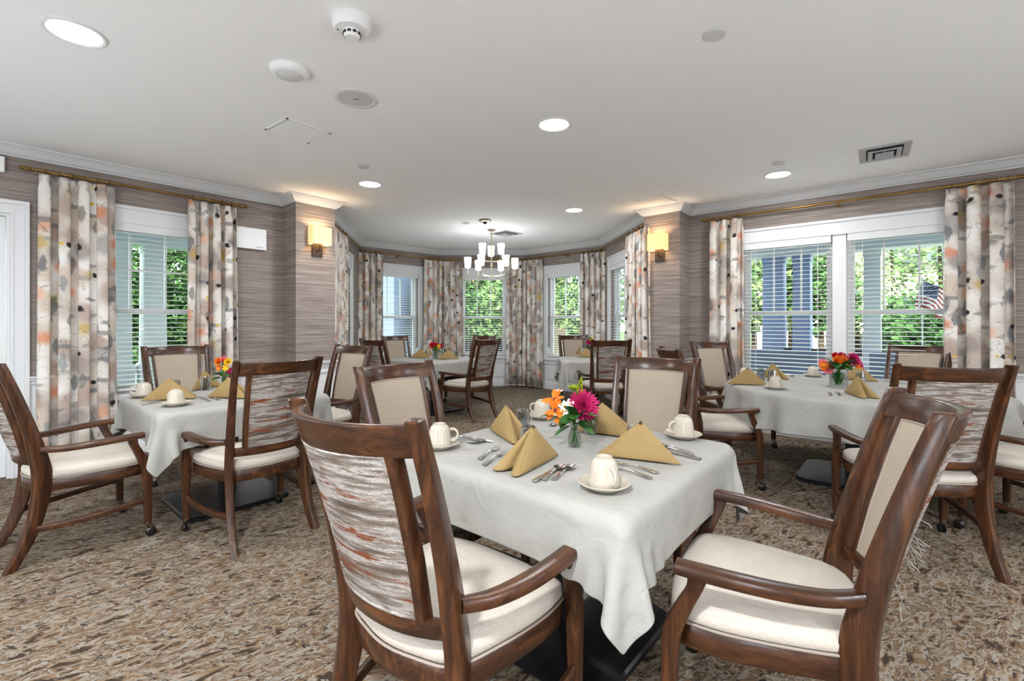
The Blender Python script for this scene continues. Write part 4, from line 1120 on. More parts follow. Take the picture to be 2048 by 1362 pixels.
for i, (kx, kz, kd, kr) in enumerate(((-.12, .165, ('daisy', 'orange'), .04), (-.085, .15, ('mum', 'pink'), .05), (-.10, .19, ('daisy', 'pink'), .035), (-.015, .20, ('rose', 'orange'), .052), (.03, .215, ('rose', 'orange'), .045), (.065, .205, ('daisy', 'yellow'), .05), (.10, .22, ('mum', 'magenta'), .055), (.14, .20, ('mum', 'purple'), .045), (.035, .235, ('mum', 'magenta'), .045), (-.01, .235, ('rose', 'red'), .04), (.12, .175, ('daisy', 'orange'), .04), (.16, .18, ('daisy', 'magenta'), .04))):
    hd.append((kx, kz, rr.uniform(-.04, .05), kr, kd, (kx * 4, -1, .5)))
hd = [(a, b_, c_, d_ * 1.12, e_, f_) for a, b_, c_, d_, e_, f_ in hd]
bouquet(rx, ry, 'full bunch of orange, yellow and magenta flowers on the round table', 'wide clear glass cylinder vase on the round table', hd, 34, 13, ('cyl', .064, .135), 1.7)
tx, ty = U(871, 719)
bouquet(tx, ty, 'small red and yellow bunch of flowers on the far square table', 'small glass vase on the far square table',
        [(-.045, .20, 0, .05, ('mum', 'red'), (0, -1, .4)), (.0, .20, 0, .045, ('mum', 'red'), (0, -1, .4)), (.04, .18, 0, .045, ('daisy', 'yellow'), (0, -1, .2)), (.07, .19, .02, .04, ('mum', 'magenta'), (.3, -1, .2)), (.01, .16, -.02, .04, ('daisy', 'yellow'), (0, -1, .1))], 16, 17, ('bottle', .05, .13), 1.4)
bouquet(*U(1184, 714), 'small pink and yellow bunch of flowers on the small bay table', 'small glass vase on the small bay table',
        [(-.045, .22, 0, .045, ('mum', 'magenta'), (-.3, -1, .2)), (.0, .26, 0, .04, ('daisy', 'yellow'), (0, -1, .4)), (-.03, .28, 0, .03, ('rose', 'lime'), (0, -1, .4))], 12, 19, ('bottle', .04, .12), 1.3)
# ------------------------------------------------------------------ ceiling and wall fixtures
M['cover'] = m_paint('cover_paint', (214, 214, 214), .5)
def UC(px, py): return UN(px, py, CEIL)
def downlight(x, y, label, group, energy=20, seen=True):
    t = thing('recessed_downlight', label, 'ceiling light', (x, y, CEIL), 0, group)
    bm = NB(); lathe(bm, [(.125, 0), (.125, -.006), (.118, -.010), (.106, -.006), (.104, -.0005), (.104, 0)], 40); obj('trim_ring', bm, M['trim'], t, 40)
    bm = NB(); lathe(bm, [(0, -.002), (.104, -.002), (.104, -.0005), (0, -.0005)], 40); obj('lens', bm, M['led'], t, 40)
    light('downlight_glow', 'AREA', (0, 0, -.014), energy, (.98, .99, 1), .19, (0, 0, 0), t)
    return t
GD = 'recessed downlights in the ceiling'
E_ = 7
dl = [((150, 65), 'large looking recessed downlight at the top left of the photo, nearest the camera'), ((1108, 249), 'recessed downlight near the middle of the ceiling'),
      ((740, 368), 'recessed downlight left of the middle, further back than the square access panel'), ((1148, 420), 'small looking recessed downlight furthest back, near the chandelier'),
      ((1556, 349), 'recessed downlight on the right next to a sprinkler cover, left of the ceiling vent')]
for (p, l), e in zip(dl, (12, 5, 9, 8, 8)): downlight(*UC(*p), l, GD, e)
# further downlights of the same grid behind the camera
for i, (x, y, e) in enumerate(((-.55, -.35, 44), (2.6, .6, 14), (-2.3, -.2, 14), (.9, -1.9, 10), (-1.6, -2.2, 10), (3.9, 1.9, 10), (2.6, -1.0, 10))):
    downlight(x, y, ('recessed downlight above and behind the camera', 'recessed downlight right of the camera, outside the photo', 'recessed downlight left of the camera, outside the photo',
                     'recessed downlight behind the camera on the right', 'recessed downlight behind the camera on the left', 'recessed downlight near the right wall, outside the photo', 'recessed downlight far behind the camera on the right')[i], GD, e)
# opal fill lamps, added out of view to brighten ceiling and room
def fill_lamp(x, y, label, e):
    t = thing('floor_lamp', label, 'floor lamp', (x, y, 0), 0, 'opal floor lamps behind the camera')
    bm = NB(); lathe(bm, [(0, 0), (.15, 0), (.15, .012), (.02, .03), (0, .03)], 24); obj('base', bm, M['nickel'], t)
    bm = NB(); tube(bm, [(0, 0, .02), (0, 0, .86)], .012, 8); obj('pole', bm, M['nickel'], t)
    bm = NB(); bmesh.ops.create_uvsphere(bm, u_segments=20, v_segments=12, radius=.18, matrix=Matrix.Translation((0, 0, 1.0))); obj('lamp_shade', bm, M['opal'], t, 80)
    light('lamp_glow', 'POINT', (0, 0, 1.0), e, (.82, .92, 1), .19, (0, 0, 0), t)
for x, y, e, l in ((-3.2, 1.4, 160, 'opal floor lamp left of the camera, just outside the photo'), (3.1, .7, 95, 'opal floor lamp right of the camera, just outside the photo'), (-1.9, -.7, 230, 'opal floor lamp behind the camera on the left'), (2.1, -.9, 230, 'opal floor lamp behind the camera on the right'), (-.1, -1.6, 230, 'opal floor lamp straight behind the camera')): fill_lamp(x, y, l, e)

x, y = UC(704, 42); t = thing('smoke_detector', 'white smoke detector with black slots at the top of the photo', 'smoke detector', (x, y, CEIL))
bm = NB(); lathe(bm, [(0, 0), (.095, 0), (.096, -.012), (.088, -.018), (.088, -.040), (.078, -.052), (0, -.052)], 36); obj('base', bm, M['plastic'], t, 35)
bm = NB(); lathe(bm, [(.040, -.050), (.038, -.072), (.030, -.082), (0, -.084)], 24); obj('sensor_cap', bm, M['plastic'], t, 35)
for k in range(10):
    a = 2 * PI * k / 10; bm = NB(); box(bm, -.0075, .0075, -.003, .003, -.071, -.060, Matrix.Rotation(a, 4, 'Z') @ Matrix.Translation((0, -.0385, 0))); obj('slot', bm, M['black'], t, 0)
bm = NB(); lathe(bm, [(0, -.051), (.004, -.051), (.004, -.054), (0, -.054)], 10, (-.06, -.02, 0)); obj('indicator', bm, M['black'], t)
x, y = UC(580, 140); t = thing('heat_detector', 'white domed round detector left of the flush speaker on the ceiling', 'detector', (x, y, CEIL))
bm = NB(); lathe(bm, [(0, 0), (.105, 0), (.105, -.012), (.098, -.026), (.080, -.036), (.074, -.036), (.072, -.030), (0, -.034)], 36); obj('housing', bm, M['plastic'], t, 35)
bm = NB(); lathe(bm, [(0, -.031), (.072, -.031), (.060, -.040), (0, -.044)], 36); obj('diffuser', bm, M['trim'], t, 35)
x, y = UC(712, 197); t = thing('ceiling_speaker', 'flush round ceiling speaker with a thin ring, below the smoke detector in the photo', 'speaker', (x, y, CEIL))
bm = NB(); lathe(bm, [(.105, 0), (.135, 0), (.135, -.004), (.128, -.008), (.110, -.008), (.105, -.004)], 40); obj('ring', bm, M['trim'], t, 35)
bm = NB(); lathe(bm, [(0, -.0005), (.106, -.0005), (.106, -.004), (0, -.005)], 40); obj('grille', bm, plain('speaker_grille', (206, 206, 206), .7), t, 35)
bm = NB(); box(bm, -.016, .016, -.0025, .0025, -.0065, -.0045); obj('badge', bm, M['pewter'], t, 0)
for p, l in (((1429, 68), 'round flat sprinkler cover near the top right of the ceiling'), ((727, 333), 'small round sprinkler cover just above the left middle downlight'), ((1557, 326), 'small round sprinkler cover just above the right downlight'), ((932, 446), 'tiny sprinkler cover left of the chandelier canopy')):
    x, y = UC(*p); t = thing('sprinkler_cover', l, 'sprinkler cover', (x, y, CEIL), 0, 'sprinkler covers on the ceiling')
    bm = NB(); lathe(bm, [(0, -.004), (.050, -.004), (.052, -.007), (.050, -.010), (0, -.011)], 28); obj('cover_plate', bm, M['cover'], t, 35)
    bm = NB(); lathe(bm, [(0, 0), (.038, 0), (.038, -.004), (0, -.004)], 20); obj('socket', bm, M['pewter'], t, 35)
def quad_frame(name, pts, label, cat, drop=.006, w_=.018, vent=False):
    P = [V2(UC(*p)) for p in pts]; c = sum(P) / 4; ux = (P[1] - P[0]); L1 = np.linalg.norm(ux); ux /= L1; L2 = np.linalg.norm(P[3] - P[0]); 
    hx, hy = (L1 + np.linalg.norm(P[2] - P[3])) / 4, (L2 + np.linalg.norm(P[2] - P[1])) / 4
    t = thing(name, label, cat, (c[0], c[1], CEIL), math.atan2(ux[1], ux[0]))
    return t, hx, hy
def panel_door(pts, label):
    t, hx, hy = quad_frame('access_panel', pts, label, 'access panel'); bm = NB()
    for a, b, c, d in ((-hx, hx, -hy, -hy + .02), (-hx, hx, hy - .02, hy), (-hx, -hx + .02, -hy, hy), (hx - .02, hx, -hy, hy)): box(bm, a, b, c, d, -.005, 0)
    obj('frame', bm, M['ceiling'], t, 0)
    bm = NB(); box(bm, -hx + .028, hx - .028, -hy + .028, hy - .028, -.010, -.001); obj('door_panel', bm, M['ceiling'], t, 0)
    bm = NB(); box(bm, -hx + .02, hx - .02, -hy + .02, hy - .02, -.0012, -.0004); obj('shadow_gap', bm, M['black'], t, 0)
panel_door([(573, 234), (663, 266), (620, 286), (527, 258)], 'square white access panel in the left half of the ceiling')
panel_door([(1325, 389), (1360, 402), (1296, 411), (1262, 400)], 'square access panel in the ceiling above the right pier')
def vent(pts, label, fixed=None):
    if fixed:
        x, y, h_, rz = fixed; t = thing('ceiling_vent', label, 'vent', (x, y, CEIL), rz); hx = hy = h_
    else: t, hx, hy = quad_frame('ceiling_vent', pts, label, 'vent')
    grey = plain('vent_metal', (176, 176, 178), .4, 0, .5)
    for i, (f, z0, z1, m) in enumerate(((1, -.012, 0, grey), (.66, -.028, -.018, grey), (.36, -.034, -.024, grey))):
        bm = NB(); a, b = hx * f, hy * f; wi = .045 if i == 0 else .03
        # sloped square ring
        O = [(-a, -b), (a, -b), (a, b), (-a, b)]; I = [(-a + wi, -b + wi), (a - wi, -b + wi), (a - wi, b - wi), (-a + wi, b - wi)]
        rings = [[(x, y, z1) for x, y in O], [(x, y, z0) for x, y in O], [(x, y, z0 + .004 - (0 if i else -.0)) for x, y in I], [(x, y, z1 + (.006 if i else 0)) for x, y in I]]
        V = loft(bm, rings, False); 
        for j in range(4): bm.faces.new((V[3][j], V[3][(j + 1) % 4], V[0][(j + 1) % 4], V[0][j]))
        obj('louvre' if i else 'flange', bm, m, t, 0)
    bm = NB(); box(bm, -hx * .2, hx * .2, -hy * .2, hy * .2, -.034, -.030); obj('centre_plate', bm, grey, t, 0)
    bm = NB(); box(bm, -hx * .98, hx * .98, -hy * .98, hy * .98, -.002, -.0003); obj('duct_opening', bm, plain('duct_dark', (60, 60, 62), .8), t, 0)
    for s in (-1, 1):
        bm = NB(); box(bm, -.006, .006, s * hy * .25 - .01, s * hy * .25 + .01, -.03, -.002); box(bm, s * hx * .5 - .006, s * hx * .5 + .006, -.01, .01, -.024, -.002); obj('bracket', bm, grey, t, 0)
vent([(1716, 299), (1828, 279), (1814, 310), (1722, 325)], 'grey square air vent in the ceiling at the right')
vent(None, 'grey square air vent in the bay ceiling right behind the chandelier canopy', (-.10, 7.55, .19, R(45)))
x, y = UC(970, 440); t = thing('heat_sensor', 'bronze round ceiling fitting just before the chandelier canopy', 'ceiling fitting', (x, y, CEIL))
bm = NB(); lathe(bm, [(0, 0), (.085, 0), (.087, -.010), (.080, -.022), (.050, -.030), (0, -.032)], 30); obj('canopy', bm, M['nickel'], t, 35)
bm = NB(); lathe(bm, [(0, -.028), (.028, -.032), (.030, -.042), (.016, -.056), (0, -.060)], 20); obj('knob', bm, M['bronze'], t, 35)

# chandelier
cx_, cy_ = UC(983, 459); t = thing('chandelier', 'nine-light chandelier with white glass shades hanging in the bay', 'chandelier', (cx_, cy_, CEIL))
def zc(py): return (CAMH + (646 - py) * cy_ / 937) - CEIL
bm = NB(); lathe(bm, [(0, 0), (.062, 0), (.064, -.008), (.058, -.020), (.015, -.026), (0, -.026)], 28); obj('canopy', bm, M['nickel'], t, 35)
bm = NB(); tube(bm, [(0, 0, -.02), (0, 0, zc(556))], .0085, 10); lathe(bm, [(0, zc(528) + .03), (.016, zc(528) + .02), (.016, zc(528) - .02), (0, zc(528) - .03)], 14); lathe(bm, [(0, zc(552) + .02), (.018, zc(552) + .015), (.018, zc(552) - .02), (.006, zc(552) - .03), (0, zc(552) - .04)], 14); obj('stem', bm, M['nickel'], t)
for (n, rad, zb, zs, a0) in ((6, .365, zc(553), zc(537), 8), (3, .165, zc(523), zc(510), 95)):
    for k in range(n):
        a = R(a0 + 360 / n * k); u = Vector((math.cos(a), math.sin(a), 0)); bm = NB()
        tube(bm, [tuple(u * .01) [:2] + (zb,), tuple(u * (rad - .075))[:2] + (zb,), tuple(u * (rad - .022))[:2] + (zb + .018,), tuple(u * rad)[:2] + (zb + .06,), tuple(u * rad)[:2] + (zs,)], .0055, 8, 4)
        arm = obj('arm', bm, M['nickel'], t)
        bm = NB(); p = u * rad
        lathe(bm, [(0, 0), (.036, 0), (.046, .012), (.052, .09), (.0575, .158), (.055, .165), (.049, .160), (.042, .02), (0, .015)], 22, (p.x, p.y, zs)); obj('glass_shade', bm, M['opal'], t, 40)
light('chandelier_glow', 'POINT', (0, 0, zc(545)), 8, (.96, .98, 1), .28, (0, 0, 0), t)
light('chandelier_glow', 'POINT', (0, 0, zc(575)), 2, (.96, .98, 1), .25, (0, 0, 0), t)

# sconces
M['sconce'] = None
def m_sconce():
    n = NT('fabric_lampshade'); e = n.n('ShaderNodeEmission'); e.inputs[0].default_value = lin((250, 214, 150)); e.inputs[1].default_value = .30
    d = n.n('ShaderNodeBsdfDiffuse'); d.inputs[0].default_value = lin((235, 205, 140)); a = n.n('ShaderNodeAddShader'); n.l(e.outputs[0], a.inputs[0]); n.l(d.outputs[0], a.inputs[1]); n.l(a.outputs[0], n.out.inputs[0]); return n.m
MS = m_sconce()
def sconce(a, b, face, label):
    x, y = AB(a, b); az = {'a': R(40.4), 'b': R(-49.6)}[face]
    # local -y points into the room
    t = thing('wall_sconce', label, 'wall light', (x, y, 0), -R(-49.6) if face == 'b' else -R(40.4), 'wall sconces on the two piers')
    bm = NB(); box(bm, -.062, .062, -.022, 0, 2.035, 2.185); obj('backplate', bm, M['bronze'], t, 0, bevel=.003)
    bm = NB(); tube(bm, [(0, -.02, 2.10), (0, -.06, 2.10), (0, -.075, 2.115), (0, -.075, 2.20)], .007, 8); lathe(bm, [(0, 2.19), (.018, 2.19), (.018, 2.24), (0, 2.24)], 12, (0, -.075, 0)); obj('arm', bm, M['bronze'], t)
    bm = NB(); W_, D_ = .112, .058; z0, z1 = 2.165, 2.365
    O = [(-W_, -.075 - D_), (W_, -.075 - D_), (W_, -.075 + D_), (-W_, -.075 + D_)]; I = [(px * .97, -.075 + (py + .075) * .95) for px, py in O]
    V = loft(bm, [[(px, py, z0) for px, py in O], [(px, py, z1) for px, py in O], [(px, py, z1) for px, py in I], [(px, py, z0) for px, py in I]], False)
    for j in range(4): bm.faces.new((V[3][j], V[3][(j + 1) % 4], V[0][(j + 1) % 4], V[0][j]))
    obj('lamp_shade', bm, MS, t, 0)
    light('sconce_glow', 'POINT', (0, -.075, 2.275), 1.7, (1, .88, .70), .03, (0, 0, 0), t)
sconce(2.672, 5.25, 'b', 'brown and yellow shaded wall sconce on the left pier')
sconce(5.66, 2.385, 'a', 'brown and yellow shaded wall sconce on the right pier')
# flat white panel on the left wall, and the small box at the far left
Mx, L = MW(LW0, LW1)
t = thing('wall_unit', 'flat white rectangular wall unit right of the left wall curtain', 'wall unit', (0, 0, 0))
bm = NB(); box(bm, LA(1.58), LA(2.235), -.045, 0, 2.085, 2.315, Mx); obj('housing', bm, M['plastic'], t, 0, bevel=.004)
bm = NB(); box(bm, LA(2.12), LA(2.20), -.0465, -.0445, 2.108, 2.116, Mx); obj('badge', bm, plain('badge_grey', (170, 172, 176), .5), t, 0)
t = thing('emergency_light', 'small white box on the wall above the door at the left photo edge', 'emergency light', (0, 0, 0))
bm = NB(); box(bm, LA(-.10), LA(.225), -.06, 0, 2.475, 2.60, Mx); obj('housing', bm, M['plastic'], t, 0, bevel=.006)
# ------------------------------------------------------------------ outside
M['deck'] = plain('porch_boards', (112, 118, 128), .6, 0, .3, 10)
M['pwhite'] = m_paint('porch_paint', (226, 228, 230), .5)
M['soffit'] = m_paint('porch_ceiling_paint', (140, 165, 205), .6)
M['pblue'] = m_paint('slate_porch_paint', (140, 156, 190), .5)  # white columns with their bluish shade put into the paint colour
M['grass'] = plain('lawn', (88, 128, 58), .9, 0, .1, 26)
M['path'] = plain('pale_paving', (206, 196, 180), .9, 0, .1, 12)
M['asphalt'] = plain('asphalt', (92, 94, 100), .9, 0, .1, 8)
def m_leaf(name, a, b):
    t = NT(name); n = t.noise(t.coord('World'), 3.5, 3); t.col(t.ramp(n, [(.35, a), (.65, b)])); t.rough(.6); t.spec(.25); return t.m
LF = [m_leaf('hedge_leaf', (30, 66, 28), (84, 124, 58)), m_leaf('tree_leaf', (52, 88, 44), (132, 158, 92)), m_leaf('pale_leaf', (116, 140, 88), (204, 206, 160))]
M['bark'] = plain('bark', (86, 70, 58), .9, 0, .1, 14)
def leaves(bm, c, rad, n, size, seed):
    rr = np.random.RandomState(seed)
    for _ in range(n):
        v = rr.normal(size=3); v /= np.linalg.norm(v); k = rr.uniform(.55, 1) ** .6
        p = Vector((c[0] + v[0] * rad[0] * k, c[1] + v[1] * rad[1] * k, c[2] + v[2] * rad[2] * k))
        a = Vector(rr.normal(size=3)).normalized(); b = a.orthogonal().normalized(); s = size * rr.uniform(.6, 1.3)
        q = [bm.verts.new(p + a * s), bm.verts.new(p + b * s * .5), bm.verts.new(p - a * s), bm.verts.new(p - b * s * .5)]
        bm.faces.new(q)
def plant(name, x, y, z0, rad, zc_, n, size, mat, label, cat, group, seed, trunk=.06):
    t = thing(name, label, cat, (x, y, z0), 0, group); bm = NB(); rr = random.Random(seed)
    for k in range(5): leaves(bm, (rr.uniform(-.4, .4) * rad[0], rr.uniform(-.4, .4) * rad[1], zc_ + rr.uniform(-.4, .4) * rad[2]), [v * .68 for v in rad], n // 5, size, seed * 7 + k)
    obj('foliage', bm, mat, t, 0)
    bm = NB(); tube(bm, [(0, 0, 0), (.03, 0, zc_ * .5), (-.02, .02, zc_)], lambda q: trunk * (1 - .6 * q), 8, 3); obj('trunk', bm, M['bark'], t)
    return t
GZ = -.35
bm = NB(); box(bm, -60, 60, -8, 90, GZ - .5, GZ); tag(obj('ground', bm, M['grass'], smooth=0), kind='structure')
# porches
def porch(name, poly, z1=-.13):
    bm = NB(); prism(bm, poly, GZ, z1); tag(obj(name, bm, M['deck'], smooth=0), kind='structure')
def quad(a0, a1, b0, b1): return [AB(a0, b0), AB(a1, b0), AB(a1, b1), AB(a0, b1)]
porch('porch_floor_right', quad(RW + .20, RW + 3.1, -3, 2.4)); porch('porch_floor_left', quad(-3, 2.6, LW + .20, LW + 3.0))
def roof(name, poly, z0=2.62, z1=2.76, mat='soffit'):
    bm = NB(); prism(bm, poly, z0, z1); tag(obj(name, bm, M[mat], smooth=0), kind='structure')
roof('porch_ceiling_right', quad(RW + .18, RW + 3.0, -3.4, 2.4)); roof('porch_ceiling_left', quad(-3.4, 2.7, LW + .18, LW + 2.9))
roof('porch_beam_right', quad(RW + 2.5, RW + 2.85, -3.4, 2.4), 2.34, 2.62, 'pwhite'); roof('porch_beam_left', quad(-3.4, 2.7, LW + 2.35, LW + 2.7), 2.34, 2.62, 'pwhite')
def column(x, y, hw, rz, label, group, top=2.34, bot=-.13, mat='pwhite'):
    t = thing('porch_column', label, 'column', (x, y, bot), rz, group); H = top - bot
    bm = NB(); loft(bm, [[(u, v, z) for u, v in rrect(2 * w_, 2 * w_, .03)] for z, w_ in ((.85, hw * 1.0), (H - .10, hw * .93))]); obj('shaft', bm, M[mat], t, 30)
    bm = NB(); loft(bm, [[(u, v, z) for u, v in rrect(2 * w_, 2 * w_, .03)] for z, w_ in ((0, hw * 1.25), (.72, hw * 1.25), (.74, hw * 1.35), (.80, hw * 1.35), (.85, hw * 1.05))]); obj('base', bm, M[mat], t, 30)
    bm = NB(); loft(bm, [[(u, v, z) for u, v in rrect(2 * w_, 2 * w_, .03)] for z, w_ in ((H - .10, hw * 1.02), (H, hw * 1.02))]); obj('capital', bm, M[mat], t, 30)
rzr = ROT
def ray_at_a(px, a): r = (px - 1024) / 937; Y = a / (.648 * r + .7615); return (r * Y, Y)
def ray_at_b(px, b): r = (px - 1024) / 937; Y = b / (-.7615 * r + .648); return (r * Y, Y)
GC = 'porch columns outside the wide right window'
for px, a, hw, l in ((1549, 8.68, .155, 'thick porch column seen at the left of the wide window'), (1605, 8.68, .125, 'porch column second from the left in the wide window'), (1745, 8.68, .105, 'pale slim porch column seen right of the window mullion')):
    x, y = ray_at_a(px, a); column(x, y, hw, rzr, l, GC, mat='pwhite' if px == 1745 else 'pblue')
GC = 'porch columns outside the left window'
for px, b, hw, l in ((306, LW + 2.5, .135, 'white porch column in the middle of the left window'), (243, LW + 2.5, .10, 'white porch column at the left side of the left window')):
    x, y = ray_at_b(px, b); column(x, y, hw, rzr, l, GC)
# porch railing on the right
def railing(a, b0, b1, z0, z1, label):
    x, y = AB(a, b0); t = thing('porch_railing', label, 'railing', (0, 0, 0))
    p0, p1 = AB(a, b0), AB(a, b1); Mx, L = MW(p0, p1)
    bm = NB(); box(bm, 0, L, -.045, .045, z1 - .08, z1, Mx); obj('top_rail', bm, plain('dark_rail', (70, 56, 66), .5), t, 0)
    bm = NB(); box(bm, 0, L, -.03, .03, z0, z0 + .06, Mx); obj('bottom_rail', bm, M['pwhite'], t, 0)
    n = int(L / .13)
    for k in range(n):
        s = (k + .5) * L / n; bm = NB(); box(bm, s - .02, s + .02, -.02, .02, z0 + .06, z1 - .08, Mx); obj('baluster', bm, M['pwhite'], t, 0)
railing(8.68, 1.6, -1.9, -.05, .86, 'porch railing with dark top rail and white balusters outside the wide window')
# outdoor sofa backs seen low in the right window
def outdoor_sofa(x, y, rz, W_, label, mat):
    t = thing('outdoor_sofa', label, 'outdoor seat', (x, y, -.13), rz)
    bm = NB(); box(bm, -W_ / 2, W_ / 2, -.40, -.30, .0, 1.02); obj('backrest', bm, mat, t, 0, bevel=.02)
    bm = NB(); box(bm, -W_ / 2, W_ / 2, -.30, .40, .12, .42); obj('seat', bm, mat, t, 0, bevel=.02)
    for s in (-1, 1):
        bm = NB(); box(bm, s * W_ / 2 - .06, s * W_ / 2 + .06, -.30, .40, .0, .66); obj('arm', bm, mat, t, 0, bevel=.02)
mat = plain('slate_wicker', (126, 138, 164), .7, 0, .3, 10); mat2 = plain('black_wicker', (30, 30, 32), .6, 0, .3, 6, .6, 60)
x, y = ray_at_a(1556, 7.6); outdoor_sofa(x, y, -R(40.4) , 1.25, 'slate blue outdoor sofa back low in the left half of the wide window', mat)
x, y = ray_at_a(1850, 8.0); outdoor_sofa(x, y, -R(40.4), 1.1, 'slate blue outdoor seat low in the right half of the wide window', mat)
outdoor_sofa(-.78, 10.35, R(0), .62, 'black wicker patio chair outside the middle bay window, left one', mat2)
outdoor_sofa(-.10, 10.5, R(-15), .62, 'black wicker patio chair outside the middle bay window, right one', mat2)
x, y = (1.95, 10.2); outdoor_sofa(x, y, R(-20), .8, 'black wicker patio chair outside the right bay window', mat2)
porch('patio_floor', [(-6, 9.75), (6, 9.75), (6, 14), (-6, 14)], -.13)
# neighbouring building seen through the left bay window
def building(x0, x1, y0, y1, h_, wallm, label):
    t = thing('neighbour_building', label, 'building', ((x0 + x1) / 2, (y0 + y1) / 2, GZ)); bm = NB(); hx, hy = (x1 - x0) / 2, (y1 - y0) / 2
    box(bm, -hx, hx, -hy, hy, 0, h_); obj('wall', bm, wallm, t, 0)
    bm = NB(); loft(bm, [[(-hx - .4, -hy - .4, h_), (hx + .4, -hy - .4, h_), (hx + .4, hy + .4, h_), (-hx - .4, hy + .4, h_)], [(-hx * .9, -.1, h_ + 2), (hx * .9, -.1, h_ + 2), (hx * .9, .1, h_ + 2), (-hx * .9, .1, h_ + 2)]]); obj('roof', bm, M['asphalt'], t, 0)
    n = max(1, int(hx / 1.3))
    for i in range(n):
        cxx = -hx + (i + .5) * 2 * hx / n
        bm = NB(); box(bm, cxx - .5, cxx + .5, -hy - .04, -hy + .02, 1.2, 2.9); w_ = obj('window', bm, M['pwhite'], t, 0)
        bm = NB(); box(bm, cxx - .42, cxx + .42, -hy - .05, -hy - .03, 1.28, 2.82); obj('pane', bm, plain('dark_pane', (60, 70, 82), .1), w_, 0)
def m_siding(name, c, d):
    t = NT(name); v = t.coord('World'); sx = t.n('ShaderNodeSeparateXYZ'); t.l(v, sx.inputs[0]); f = t.math('FRACT', t.math('MULTIPLY', sx.outputs[2], 6.5))
    t.col(t.mix(t.step(f, .86, .98), c, d)); t.rough(.7); return t.m
building(-8.5, -3.4, 13.5, 17, 5.2, m_siding('blue_siding', (104, 118, 140), (80, 92, 112)), 'blue-grey clapboard house seen through the left bay window')
building(-3.0, 2.2, 19, 23, 4.2, m_siding('peach_siding', (206, 168, 144), (180, 142, 120)), 'peach coloured house behind the trees outside the middle bay window')
building(14, 26, 22, 27, 4.4, m_siding('cream_siding', (222, 208, 184), (200, 186, 160)), 'cream house far outside the wide right window')
# hedge of separate shrubs outside the left window
k = 0
for px, b in ((236, 9.8), (262, 10.3), (300, 10.0), (338, 10.2), (372, 9.9)):
    x, y = ray_at_b(px, b); plant('hedge_shrub', x, y, GZ, (.85, .85, 1.75), 1.75, 2600, .055, LF[0], 'tall green hedge shrub outside the left window, ' + ('leftmost of the five', 'second from the left of five', 'middle one, behind the white column', 'fourth from the left of five', 'rightmost of the five')[k], 'shrub', 'hedge outside the left window', 30 + k, .05); k += 1
# trees beyond the bay and beyond the porch
for i, (x, y, rx_, h_, m_, n) in enumerate(((-1.9, 15.5, 1.2, 2.1, 0, 2400), (-.3, 15.0, 1.3, 1.9, 1, 2600), (-1.0, 17.2, 1.6, 3.4, 0, 2600), (.9, 16.5, 1.3, 2.8, 1, 2200), (2.3, 14.0, 1.1, 2.0, 1, 2200), (2.9, 16.2, 1.4, 3.4, 0, 2200))):
    plant('garden_tree', x, y, GZ, (rx_, rx_, h_ * .62), h_, n, .10, LF[m_], ('dark bushy tree low on the left behind the middle bay window', 'paler bushy tree right before the peach house in the middle bay window', 'tall dark tree above the others in the middle bay window', 'bright tree between the middle and right bay windows', 'bright low tree filling the right bay window', 'tall dark tree high in the right bay window')[i], 'tree', 'trees outside the bay', 50 + i, .09)
for i, (px, a, rx_, h_, m_, n, z) in enumerate(((1506, 13, 1.1, 2.6, 1, 2200, 0), (1580, 15, .9, 3.4, 2, 1600, 0), (1640, 13.5, 1.0, 2.4, 0, 2200, 0), (1712, 16, 1.2, 3.0, 2, 1800, 0), (1785, 19, 1.8, 4.2, 1, 1800, 0), (1830, 15, 1.5, 1.5, 0, 2000, 0), (1880, 20, 2.2, 5.0, 1, 2000, 0), (1745, 21, 2, 5.4, 2, 1400, 0), (1545, 18, 1.6, 4.6, 2, 1500, 0), (1925, 14, 1.4, 1.6, 0, 1800, 0))):
    x, y = ray_at_a(px, a); plant('garden_tree', x, y, GZ, (rx_, rx_, h_ * .6), h_, n, .10, LF[m_], ('leafy tree left of the thick porch column in the wide window', 'pale thin tree between the two slate porch columns', 'dark tree right of the second slate porch column', 'pale tree just right of the window mullion, by the lamp post', 'tall green tree right of the pale porch column', 'low dark bush right of the pale porch column', 'tall green tree behind the flag', 'very tall pale tree far behind the pale porch column', 'tall pale tree far behind the thick porch column', 'low dark bush hidden by the wide right curtain')[i], 'tree', 'trees outside the wide window', 70 + i, .09)
x0, y0 = AB(10.6, 0)
bm = NB(); prism(bm, [AB(9.6, -14), AB(13.2, -14), AB(13.2, 8), AB(9.6, 8)], GZ, GZ + .02); tag(obj('garden_path', bm, M['path'], smooth=0), kind='structure')
bm = NB(); prism(bm, [AB(21, -30), AB(31, -30), AB(31, 14), AB(21, 14)], GZ, GZ + .02); tag(obj('road', bm, M['asphalt'], smooth=0), kind='structure')
